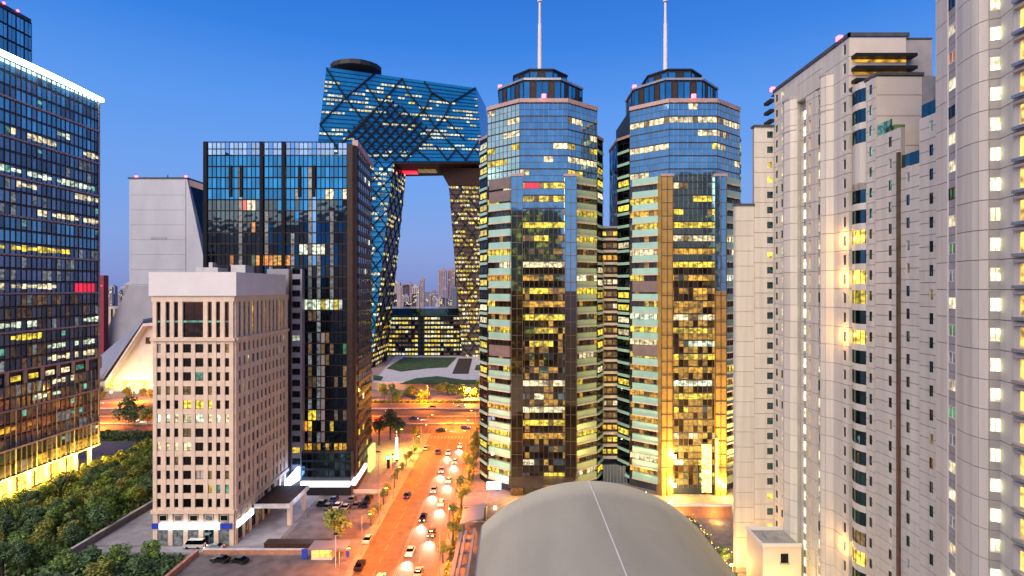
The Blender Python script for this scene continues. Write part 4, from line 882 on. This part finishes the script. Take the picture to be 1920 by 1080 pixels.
def booth():
    o = empty('ticket_booth', (-45, 129, 0), 'small lit booth with flat blue and lilac roof near the car park entrance', 'booth')
    link('wall', MB().box(-48, -43, 127.5, 130.5, 0, 2.6).mesh('wall', 'cream'), o); link('roof', MB().box(-48.5, -39.5, 127, 131, 2.62, 3.0).mesh('roof', 'zincd'), o)
    for i in range(3): link('window', MB().box(-47.6+i*1.6, -46.3+i*1.6, 127.38, 127.48, .7, 2.3).mesh('window', 'eFlat'), o)
    link('sign_board', MB().box(-50.2, -48.8, 127.2, 127.5, .4, 2.6).mesh('sign_board', 'blueplas'), o); link('sign_board', MB().box(-39.6, -38.9, 127.2, 127.5, .8, 2.2).mesh('sign_board', 'blueplas'), o)
    for nm, x, y, z, m, lab in (('sign_pillar', -43.2, 200, 9, 'eSignW', 'tall white glowing sign pillar at the roadside'), ('sign_pillar', -44.6, 192, 4.5, 'eTl', 'short green topped sign pillar at the roadside')):
        o = empty(nm, (x, y, 0), lab, 'sign'); link('lit_face', MB().box(x-.4, x+.4, y-.3, y, .8 if z > 5 else 3.4, z).mesh('face', m), o); link('frame', MB().box(x-.5, x+.5, y+.01, y+.5, 0, z+.2).mesh('frame', 'dark'), o)
    o = empty('red_banner_board', (-256, 330, 0), 'upright dark red board beside the sloped hall', 'sign'); link('board', MB().box(-259, -256.5, 330, 331, 3, 17).mesh('board', 'redp'), o); link('post', MB().box(-258, -257.5, 331.01, 331.5, 0, 17).mesh('post', 'dark'), o)
    o = empty('red_rooftop_board', (-325, 420, 0), 'tall narrow dark red block beside the left glass tower', 'building'); link('wall', MB().box(-326, -321.5, 420, 425, 0, 75).mesh('wall', 'redp'), o); link('lit_window', MB().box(-325.4, -322, 419.8, 419.98, 66, 67.5).mesh('lit_window', 'eR'), o)
    o = empty('colonnaded_block', (-322, 430, 0), 'distant pale block with tall dark windows behind the left glass tower', 'building'); link('wall', MB().box(-332, -316, 434, 445, 0, 50).mesh('wall', 'tan'), o)
    for i in range(4): link('window', MB().box(-330+i*3.7, -328.6+i*3.7, 433.8, 433.98, 30, 48).mesh('window', 'gCd'), o)
booth()

# ------------------------------------------------------------------ far city
def city():
    rng = random.Random(77); mc = [mat('far_wall_rose', (.34, .25, .26), .8, 0, .1, .02), mat('far_wall_lilac', (.27, .25, .33), .8, 0, .1, .02), mat('far_wall_pale', (.42, .38, .38), .8, 0, .1, .02), mat('far_wall_slate', (.15, .17, .25), .8, 0, .1, .02)]  # muted tints of these walls stand in for distance haze
    spots = []
    for i in range(70):
        Y = rng.choice((900, 1100, 1400, 1900, 2500)); px = rng.uniform(715, 885) if i < 54 else rng.uniform(186, 262)
        top = rng.uniform(528, 564)+(0 if Y > 1000 else 4); spots.append((px, Y, top, rng.uniform(5, 13)))
    looks = ['rose', 'lilac', 'pale', 'slate']
    for px, Y, top, w in spots+[(829, 1150, 506, 14), (846, 1160, 505, 13), (857, 1180, 507, 9), (791, 1500, 523, 8)]:
        k = rng.randrange(4) if top > 510 else 0; x, _, z = P(px, top, Y); w = w*Y/1000; d = w*.8
        lab = f'hazy {looks[k]} high-rise on the skyline seen under the looped tower' if px > 500 else f'distant {looks[k]} block on the skyline left of the wedge tower'
        o = empty('distant_high_rise', (x, Y, 0), lab, 'building', 'hazy high-rises on the skyline')
        b = MB().box(x-w/2, x+w/2, Y, Y+d, 0, z).box(x-w/5, x+w/5, Y+2, Y+d-2, z, z+3); link('wall', b.mesh('wall', mc[k]), o)
        m = MB(); nfl = int((z-30)/6)
        for c in (-.3, -.02, .26): m.box(x+c*w-w*.05, x+c*w+w*.05, Y-.3, Y-.02, 25, z-3)
        link('window_strip', m.mesh('window_strip', mat('far_window', (.07, .07, .12), .5)), o)
        if rng.random() < .6:
            m = MB()
            for j in range(5): a = x+rng.uniform(-.42, .38)*w; zz = rng.uniform(35, max(40, z-4)); m.box(a, a+2, Y-.6, Y-.35, zz, zz+1.6)
            link('lit_windows', m.mesh('lit_windows', 'eP'), o)
    # wooded strip far left
city()

# ------------------------------------------------------------------ buildings behind the viewer, seen in the glass
def behind():
    rng = random.Random(91)
    for x0, x1, y1, h, m, lab, mm in ((112, 142, -30, 144, 'beiged', 'tall brown tower reflected in the right octagonal tower', 'gCd'), (-5, 34, -22, 118, 'dark', 'dark office tower reflected in the left octagonal tower', 'gCd'), (-320, -240, -60, 95, 'tan', 'pale slab reflected in the left glass', 'gCd')):
        B = Bld('reflected_building', ((x0+x1)/2, y1-15, 0), lab); B.part('wall', MB().box(x0, x1, y1-30, y1, 0, h), m); F = Face((x1, y1), (x0, y1))
        wn = MB(); lt = MB()
        for r in range(int(h/3.6)):
            for c in range(int((x1-x0)/3.4)):
                F.fbox(lt if rng.random() < (.16 if h == 144 else .3) else wn, 1+c*3.4, 2.9+c*3.4, 2+r*3.6, 4.2+r*3.6, 0.02, .12)
        tag(B.part('window_field', wn, mm), kind='stuff'); tag(B.part('lit_window_field', lt, 'eY'), kind='stuff')
behind()

# ------------------------------------------------------------------ trees
def crown_mesh(seed, m, rx, ry, rz, n=1500, leaf=.42, blobs=16):
    r = np.random.RandomState(seed); bl = []
    while len(bl) < blobs:
        p = r.uniform(-1, 1, 3)
        if (p**2).sum() < 1: bl.append((p*np.array([rx, ry, rz])*.72, r.uniform(.28, .46)))
    V = []; Fc = []
    for i in range(n):
        c, s = bl[r.randint(blobs)]; d = r.normal(size=3); d /= np.linalg.norm(d); d[2] = abs(d[2])*.9+d[2]*.1 if r.rand() < .55 else d[2]
        p = c+d*s*np.array([rx, ry, rz])*r.uniform(.75, 1.1); nrm = d+r.normal(size=3)*.55; nrm /= np.linalg.norm(nrm)
        a = np.cross(nrm, [0, 0, 1.0001]); a /= np.linalg.norm(a)+1e-6; b = np.cross(nrm, a); l = leaf*r.uniform(.6, 1.3); k = len(V)
        V += [tuple(p-a*l), tuple(p-b*l*.6), tuple(p+a*l), tuple(p+b*l*.7)]; Fc.append((k, k+1, k+2, k+3))
    me = bpy.data.meshes.new('crown'); me.from_pydata(V, [], Fc); me.materials.append(M[m]); me.update(); return me
def trunk_mesh(h, r, seed):
    rg = random.Random(seed); b = MB().tube((0, 0, 0), (0, 0, h), r, r*.6, 7)
    for i in range(5):
        t = rg.uniform(0, 6.28); b.tube((0, 0, h*rg.uniform(.6, .95)), (math.cos(t)*h*.45, math.sin(t)*h*.45, h*rg.uniform(1.3, 1.7)), r*.4, r*.15, 5)
    return b.mesh('trunk', 'bark')
CR = {}
for k, (m, seeds) in {'A': ('leafA', (1, 2)), 'B': ('leafB', (3, 4)), 'C': ('leafC', (5, 6)), 'Y': ('leafY', (7,))}.items():
    CR[k] = [crown_mesh(s, m, 1, 1, .95, 1500, .085, 18) for s in seeds]
TRK = [trunk_mesh(1, .07, i) for i in range(3)]
rt = random.Random(15)
def tree(x, y, rad, h, k, label, group=None, nm='tree'):
    o = empty(nm, (x, y, 0), label, 'tree', group); ht = max(.5, h-rad*1.7)
    link('trunk', rt.choice(TRK), o, Matrix.Translation((x, y, 0)) @ Matrix.Diagonal((ht*1.2, ht*1.2, ht*1.25, 1)))
    link('crown', rt.choice(CR[k]), o, Matrix.Translation((x, y, h-rad*.95)) @ Matrix.Rotation(rt.uniform(0, 6.3), 4, 'Z') @ Matrix.Diagonal((rad*rt.uniform(.9, 1.1), rad*rt.uniform(.9, 1.1), rad*rt.uniform(.9, 1.1), 1)))
    return o
KN = {'A': 'green', 'B': 'olive', 'C': 'dark green', 'Y': 'bright yellow green'}
n = 0
for i in range(2500):                                               # the park on the left
    if n >= 120: break
    y = rt.uniform(118, 226); x = rt.uniform(-150+2, -109)
    px = 960+1000*x/y
    if px < -30 or px > 300: continue
    if x < -134 and y > 150 and rt.random() < .7: pass
    if any((x-a)**2+(y-b)**2 < 9 for a, b in globals().setdefault('PK', [])): continue
    if -133 < x < -121 and 150 < y < 158: continue
    PK.append((x, y)); n += 1; k = 'B' if x < -138 else rt.choice('AAACCBBY'); hh = rt.uniform(5.5, 8.5); hh = hh if x > -141 else rt.uniform(4, 5.5)
    where = 'close to the lit lobby' if x < -138 else ('along the park wall' if x > -116 else 'in the middle of the park')
    tree(x, y, rt.uniform(1.9, 3.6) if x > -141 else 1.8, hh, k, f'{KN[k]} broadleaf tree {where}', 'broadleaf trees filling the park')
for x, y, rad, h, k, lab in ((-115, 117, 2.6, 7.5, 'Y', 'bright yellow green tree at the bottom left edge'), (-92, 124, 3.2, 6, 'A', 'bushy green tree below the white lightbox sign'), (-86, 127, 2.6, 5, 'A', 'rounded shrub like tree before the van'), (-97, 122, 3, 5.5, 'C', 'dark tree at the corner of the side path'), (-84, 120, 3, 5.4, 'C', 'dark tree beside the red brown wall'), (-90, 117, 3.2, 6, 'B', 'olive tree at the bottom edge beside the car park wall'), (-101, 121, 2.8, 6, 'A', 'green tree at the end of the park wall'),
        (-45.2, 138, 4.2, 8.6, 'B', 'large round street tree standing alone between car park and road'), (-52, 228, 4.4, 13, 'C', 'tall dark tree at the corner of street and ring road'), (-47.5, 224, 3.6, 10, 'C', 'second dark tree at the corner of street and ring road'), (-55, 221, 3.4, 11, 'C', 'dark tree behind the lit side shop'), (-42, 229, 2.4, 6, 'B', 'small olive tree nearest the junction'),
        (-181, 252, 6.5, 13, 'C', 'wide dark tree before the ring road at far left'), (-172, 252, 4.5, 10, 'B', 'olive tree beside the wide dark tree at far left')):
    tree(x, y, rad, h, k, lab)
for i in range(15):
    y = 126+i*7.4; k = rt.choice('BBC'); tree(-15+rt.uniform(-.6, .8)+(-1.0 if i % 3 == 0 else 0), y, rt.uniform(1.6, 2.3), rt.uniform(5, 7.5), k, f'slim {KN[k]} street tree on the right pavement of the street', 'street trees on the right pavement')
for i in range(12):
    y = 146+i*7; k = rt.choice('BC'); tree(-38.6+rt.uniform(-.4, .4), y, rt.uniform(1.1, 1.7), rt.uniform(3.4, 5), k, f'small {KN[k]} street tree on the left pavement of the street', 'street trees on the left pavement')
for i in range(26):
    k = rt.choice('BBA'); x = -118+i*4.3+rt.uniform(-1, 1); tree(x, rt.uniform(306, 330), rt.uniform(2.8, 4.2), rt.uniform(6, 9.5), k, f'{KN[k]} tree lit orange beyond the ring road', 'orange lit trees beyond the ring road')
for i in range(16):
    x = -290+i*8.5; tree(x, rt.uniform(308, 322), rt.uniform(2.6, 3.6), rt.uniform(5, 7), 'B', 'olive tree before the sloped hall at far left', 'trees before the sloped hall')
for i in range(15):                                                # fairy-lit trees right of the vault
    y = 98+i*3.2; x = 45.4+rt.uniform(-.8, 1.6)+(0 if i % 2 else 2); k = rt.choice('CCBA'); o = tree(x, y, rt.uniform(1.4, 2), rt.uniform(3.5, 5.5), k, f'{KN[k]} tree hung with golden bulbs right of the vaulted roof', 'bulb hung trees beside the vaulted roof')
    b = MB()
    for j in range(14): a = rt.uniform(0, 6.3); q = rt.uniform(1.2, 1.9); zz = rt.uniform(2.2, 4.6); b.box(x+math.cos(a)*q-.06, x+math.cos(a)*q+.06, y+math.sin(a)*q-.06, y+math.sin(a)*q+.06, zz, zz+.12)
    tag(link('bulbs', b.mesh('bulbs', 'eFairy'), o), kind='stuff')
    if i % 3 == 0: plight(o, (x-1.6, y, 2.4), 380, (1, .55, .08), .2)
hb = MB(); rr = random.Random(3)
def hedge(nm, label, x0, x1, y0, y1, h, m='leafC', n=2600, leaf=.3):
    r = np.random.RandomState(len(label)); V = []; Fc = []
    for i in range(n):
        p = np.array([r.uniform(x0, x1), r.uniform(y0, y1), r.uniform(.1, h)*(.7+.3*r.rand())]); a = r.normal(size=3); a /= np.linalg.norm(a); b = np.cross(a, r.normal(size=3)); b /= np.linalg.norm(b); k = len(V)
        V += [tuple(p-a*leaf), tuple(p-b*leaf), tuple(p+a*leaf), tuple(p+b*leaf)]; Fc.append((k, k+1, k+2, k+3))
    me = bpy.data.meshes.new(nm); me.from_pydata(V, [], Fc); me.materials.append(M[m]); me.update()
    tag(link(nm, me), label, 'plants', kind='stuff')
hedge('shrub_bed', 'dense low shrubs covering the park floor between its trees', -149, -108, 108, 232, 1.4, 'leafA', 9000, .5)
hedge('shrub_bed', 'dark shrubs between park trees and car park wall', -107, -78, 108, 128, 1.6, 'leafC', 4000, .45)
hedge('hedge', 'low hedge along the far side of the ring road', -130, -10, 301.5, 303.2, 1.4, 'leafB', 3500, .4)
hedge('hedge', 'dark hedge strip right of the vaulted roof', 43.6, 50, 96, 148, 1.8, 'leafC', 5000, .35)
hedge('hedge', 'low hedge beside the park at the ring road', -205, -150, 226, 236, 2.6, 'leafC', 4000, .5)
hedge('hedge', 'hedge strip under the street trees of the right pavement', -15.4, -13.6, 100, 232, 1.1, 'leafB', 3500, .3)
hedge('hedge', 'yellow lit planting at the foot of the glass tower lobby', -149.4, -143, 120, 200, 1.6, 'leafB', 6000, .35)

# ------------------------------------------------------------------ lamps
def lamp_protos():
    pole = MB().tube((0, 0, 0), (0, 0, 9.6), .11, .07, 8).tube((0, 0, 9.5), (1.7, 0, 10), .05, .04, 6).tube((0, 0, 0), (0, 0, .6), .2, .16, 8)
    head = MB().hexa([(1.5, -.16, 9.93), (2.4, -.16, 9.98), (2.4, .16, 9.98), (1.5, .16, 9.93), (1.5, -.1, 10.12), (2.4, -.1, 10.12), (2.4, .1, 10.12), (1.5, .1, 10.12)])
    lens = MB().box(1.6, 2.3, -.12, .12, 9.86, 9.925)
    return pole.mesh('pole', 'steel'), head.mesh('lamp_head', 'dark'), lens.mesh('lens', 'eLamp')
PO, HD, LN = lamp_protos()
def lamp(x, y, rot, e, label, group, col=(1, .21, .004), light=True):
    o = empty('street_lamp', (x, y, 0), label, 'street lamp', group); mw = Matrix.Translation((x, y, 0)) @ Matrix.Rotation(rot, 4, 'Z')
    link('pole', PO, o, mw); link('lamp_head', HD, o, mw); link('lens', LN, o, mw)
    if light:
        l = bpy.data.lights.get('lamp_%d_%d' % (e, col[2]*100)) or bpy.data.lights.new('lamp_%d_%d' % (e, col[2]*100), 'SPOT'); l.energy = e; l.color = col; l.shadow_soft_size = .35; l.spot_size = R(168); l.spot_blend = .6
        lo = bpy.data.objects.new('lamp_light', l); COL.objects.link(lo); p = mw @ Vector((1.95, 0, 9.8)); lo.location = p; lo.parent = o; lo.matrix_parent_inverse = PINV[o.name]
for i in range(9):
    y = 96+i*17; lamp(-36.6, y, 0, 29000, 'street lamp on the left kerb of the orange lit street', 'street lamps along the street'); lamp(-16.4, y+8, math.pi, 29000, 'street lamp on the right kerb of the orange lit street', 'street lamps along the street')
for i in range(9):
    x = -300+i*42; lamp(x, 303.4, -math.pi/2, 150000, 'street lamp on the far kerb of the ring road', 'street lamps along the ring road'); lamp(x+20, 253.6+.0, math.pi/2, 150000, 'street lamp on the barrier of the ring road', 'street lamps along the ring road')
for x, y, e, lab in ((-101, 313, 90000, 'bright lamp among the trees beyond the ring road, left one'), (-25, 313, 90000, 'bright lamp among the trees beyond the ring road, right one')):
    o = empty('globe_lamp', (x, y, 0), lab, 'lamp'); link('pole', MB().tube((x, y, 0), (x, y, 5), .12, .1).mesh('pole', 'dark'), o)
    b = MB(); b.prism([(x+.7*math.cos(t*.785), y+.7*math.sin(t*.785)) for t in range(8)], 5, 6.2); link('globe', b.mesh('globe', 'eLamp'), o); plight(o, (x, y-1.6, 5.6), e, (1, .4, .05), .5)
lamp(-45, 208, 0, 60000, 'yellow lamp lighting the pavement at the bend of the street', None, (1, .62, .12)); lamp(-58, 150, 0, 2500, 'pale lamp over the car park', None, (.8, .8, 1))
o = empty('flood_mast', (-39.4, 157, 0), 'tall thin grey mast rising beside the car park', 'mast'); link('pole', MB().tube((-39.4, 157, 0), (-39.4, 157, 17), .16, .1).mesh('pole', 'steel'), o); link('bracket', MB().box(-40.1, -38.7, 156.9, 157.1, 16.6, 17).mesh('bracket', 'dark'), o)
o = empty('flood_mast', (-41, 124, 0), 'thin pale mast at the bottom of the picture beside the car park', 'mast'); link('pole', MB().tube((-41, 124, 0), (-41, 124, 8), .1, .07).mesh('pole', 'white2'), o); link('bracket', MB().box(-41.5, -40.5, 123.9, 124.1, 7.6, 8).mesh('bracket', 'dark'), o)
for x, y, h, lab in ((-17.2, 146, 5.6, 'traffic light showing green on the right kerb'), (-42.5, 190, 6, 'traffic light showing green on the left pavement')):
    o = empty('traffic_light', (x, y, 0), lab, 'traffic light'); link('pole', MB().tube((x, y, 0), (x, y, h-.2), .09).mesh('pole', 'dark'), o); link('signal_head', MB().box(x-.28, x+.28, y-.14, y+.14, h-1.2, h).mesh('signal_head', 'black'), o)
    link('green_lens', MB().tube((x, y-.15, h-.95), (x, y-.19, h-.95), .22, n=8).mesh('green_lens', 'eTl'), o)
    for k in (0, 1): link('dark_lens', MB().tube((x, y-.15, h-.6+k*.32), (x, y-.18, h-.6+k*.32), .12, n=8).mesh('dark_lens', 'roofd'), o)

# ------------------------------------------------------------------ cars
CAR = {}
def car_meshes(kind):
    if kind in CAR: return CAR[kind]
    prof, cab, L = {'car': ([(-2.2, .35), (2.2, .35), (2.2, .72), (1.95, .88), (1.0, .98), (-1.7, 1.0), (-2.2, .9)], [(1.0, .97), (.35, 1.43), (-1.0, 1.45), (-1.75, .99)], 4.4),
                    'van': ([(-2.5, .4), (2.5, .4), (2.5, 1.0), (2.2, 1.15), (1.7, 1.2), (-2.5, 1.2)], [(1.9, 1.19), (1.3, 2.1), (-2.4, 2.15), (-2.5, 1.19)], 5)}[kind]
    def ext(prof, w, w2=None):
        b = MB(); n = len(prof); w2 = w2 or w; zs = [p[1] for p in prof]; lo, hi = min(zs), max(zs)
        for s in (-1, 1):
            for x, z in prof: t = (z-lo)/(hi-lo); b.v.append((s*(w*(1-t)+w2*t), x, z))
        for i in range(n): j = (i+1) % n; b.f.append((i, j, n+j, n+i)); b.m.append(0)
        b.f.append(tuple(range(n-1, -1, -1))); b.f.append(tuple(range(n, 2*n))); b.m += [0, 0]; return b
    body = ext(prof, .9, .86); glassm = ext(cab, .84, .66); top = cab[1:3]; roof = MB().box(-.66, .66, top[1][0]+.05, top[0][0]-.02, top[0][1]-.0, top[0][1]+.05)
    wh = MB().tube((-.11, 0, 0), (.11, 0, 0), .34, n=12); hl = MB().box(-.16, .16, 0, .06, -.07, .07)
    CAR[kind] = (body, glassm.mesh('cabin_glass', 'gCd'), roof, wh.mesh('wheel', 'rubber'), hl.mesh('headlight', 'eHead'), MB().box(-.16, .16, -.05, 0, -.07, .07).mesh('tail_light', 'eTail'), L); return CAR[kind]
PAINT = {n_: mat('car_paint_'+n_, c, .25, .3, .03, 1) for n_, c in dict(white=(.7, .7, .7), black=(.015, .015, .018), silver=(.4, .41, .43), red=(.35, .02, .02), grey=(.12, .125, .13), blue=(.03, .06, .2)).items()}
BM = {}
def car(x, y, rot, colr, label, group=None, kind='car', lights=True, beam=0):
    body, gl, roof, wh, hl, tl, L = car_meshes(kind); o = empty('parked_car' if not lights else ('van' if kind == 'van' else 'car'), (x, y, .03), label, 'van' if kind == 'van' else 'car', group)
    mw = Matrix.Translation((x, y, .03)) @ Matrix.Rotation(rot, 4, 'Z')
    if (kind, colr) not in BM: BM[(kind, colr)] = (body.mesh('body', PAINT[colr]), roof.mesh('roof', PAINT[colr]))
    link('body', BM[(kind, colr)][0], o, mw); link('roof', BM[(kind, colr)][1], o, mw); link('cabin_glass', gl, o, mw)
    for sx in (-.82, .82):
        for sy in (-1.35, 1.35): link('wheel', wh, o, mw @ Matrix.Translation((sx, sy, .34)))
    if lights:
        for sx in (-.62, .62): link('headlight', hl, o, mw @ Matrix.Translation((sx, L/2-.02, .68))); link('tail_light', tl, o, mw @ Matrix.Translation((sx, -L/2+.02, .74)))
    if beam:
        l = bpy.data.lights.get('beam') or bpy.data.lights.new('beam', 'SPOT'); l.energy = beam; l.color = (1, .86, .66); l.spot_size = R(70); l.spot_blend = 1; l.shadow_soft_size = .2
        lo = bpy.data.objects.new('beam', l); COL.objects.link(lo); lo.matrix_world = Matrix.Identity(4); lo.matrix_basis = mw @ Matrix.Translation((0, L/2+.3, .95)) @ Matrix.Rotation(R(78), 4, 'X'); lo.parent = o; lo.matrix_parent_inverse = PINV[o.name]
rc = random.Random(12); cn = list(PAINT)
for i in range(13):                                                # dense evening traffic towards us, headlights on
    y = 101+i*9.8; c = rc.choice(['white', 'silver', 'white', 'grey', 'black']); car(-24.9 if i % 2 else -21.2, y+rc.uniform(-.6, .6), math.pi, c, f'{c} car coming with headlights on, {["outer lane", "beside centre line"][i % 2]}', 'cars driving towards the viewer', beam=16000)
for i, y in enumerate((118, 166, 210)):
    c = rc.choice(cn); car(-29.2-(3.5 if i % 2 else 0), y, 0, c, f'{c} car driving away up the street, seen from behind', 'cars driving away up the street')
car(-38.2+1.2, 137, 0, 'white', 'white car by the left kerb beside the round tree', lights=False); car(-35.4, 124, 0, 'black', 'black car by the left kerb at the bottom of the picture', lights=False); car(-34.6, 215, 0, 'silver', 'silver car by the left kerb far up the street', lights=False)
for i in range(14):
    c = rc.choice(cn); ln = i % 4; y = (242, 246.5, 259, 263)[ln]; x = -215+i*15+rc.uniform(-3, 3); car(x, y, -math.pi/2, c, f'{c} car on the near carriageway of the ring road', 'cars on the ring road', beam=9000)
for i in range(12):
    c = rc.choice(cn); y = (274, 279, 288, 292)[i % 4]; x = -205+i*16+rc.uniform(-3, 3); car(x, y, math.pi/2, c, f'{c} car on the far carriageway of the ring road', 'cars on the ring road')
for i, (c, x, y) in enumerate((('black', -57, 164), ('grey', -54.3, 161.5), ('white', -51.6, 162), ('silver', -48.9, 161), ('grey', -46.2, 162.5), ('black', -43.6, 163), ('blue', -54.3, 166.8), ('grey', -48.8, 167), ('black', -44, 167.6))):
    car(x, y-4, rc.uniform(-.05, .05), c, f'{c} car parked in the {"back" if y > 165 else "front"} row of the small car park, space {["far left", "left", "centre left", "centre right", "right", "far right", "left", "middle", "right"][i]}', 'cars parked in the small car park', lights=False)
car(-69.2, 126.6, R(80), 'black', 'black car parked by the low pinkish wall', lights=False); car(-64.6, 126.2, R(75), 'black', 'second black car parked next to the black one by the low wall', lights=False)
car(-79.5, 133.4, math.pi/2, 'white', 'white van parked under the lightbox sign', kind='van'); car(-74, 132.6, math.pi/2, 'silver', 'silver car waiting before the beige block corner')
car(-148+14, 230, math.pi/2, 'white', 'white car on the lane behind the park trees', lights=False); car(-150+20, 232.5, math.pi/2, 'red', 'red car on the lane behind the park trees', lights=False)

# ------------------------------------------------------------------ every label its own
def ordinal(n):
    small = ['first', 'second', 'third', 'fourth', 'fifth', 'sixth', 'seventh', 'eighth', 'ninth', 'tenth', 'eleventh', 'twelfth', 'thirteenth', 'fourteenth', 'fifteenth', 'sixteenth', 'seventeenth', 'eighteenth', 'nineteenth']
    if n <= 19: return small[n-1]
    t = ['twenty', 'thirty', 'forty', 'fifty', 'sixty', 'seventy', 'eighty', 'ninety'][n//10-2]
    return t+'-'+small[n % 10-1] if n % 10 else t[:-1]+'ieth'
by = {}
for o in S.objects:
    if o.parent is None and 'label' in o: by.setdefault(o['label'], []).append(o)
for lab, L in by.items():
    if len(L) < 2: continue
    sp = [960+1000*o.location.x/max(o.location.y, 1) for o in L]
    if ('street' in lab and 'ring' not in lab) or 'park' in lab or 'vaulted' in lab or 'driving' in lab:
        L.sort(key=lambda o: o.location.y); sfx = 'nearest of them'
    else: L.sort(key=lambda o: o.location.x/max(o.location.y, 1)); sfx = 'from the left'
    for i, o in enumerate(L): o['label'] = f'{lab}, {ordinal(i+1)} {sfx}'
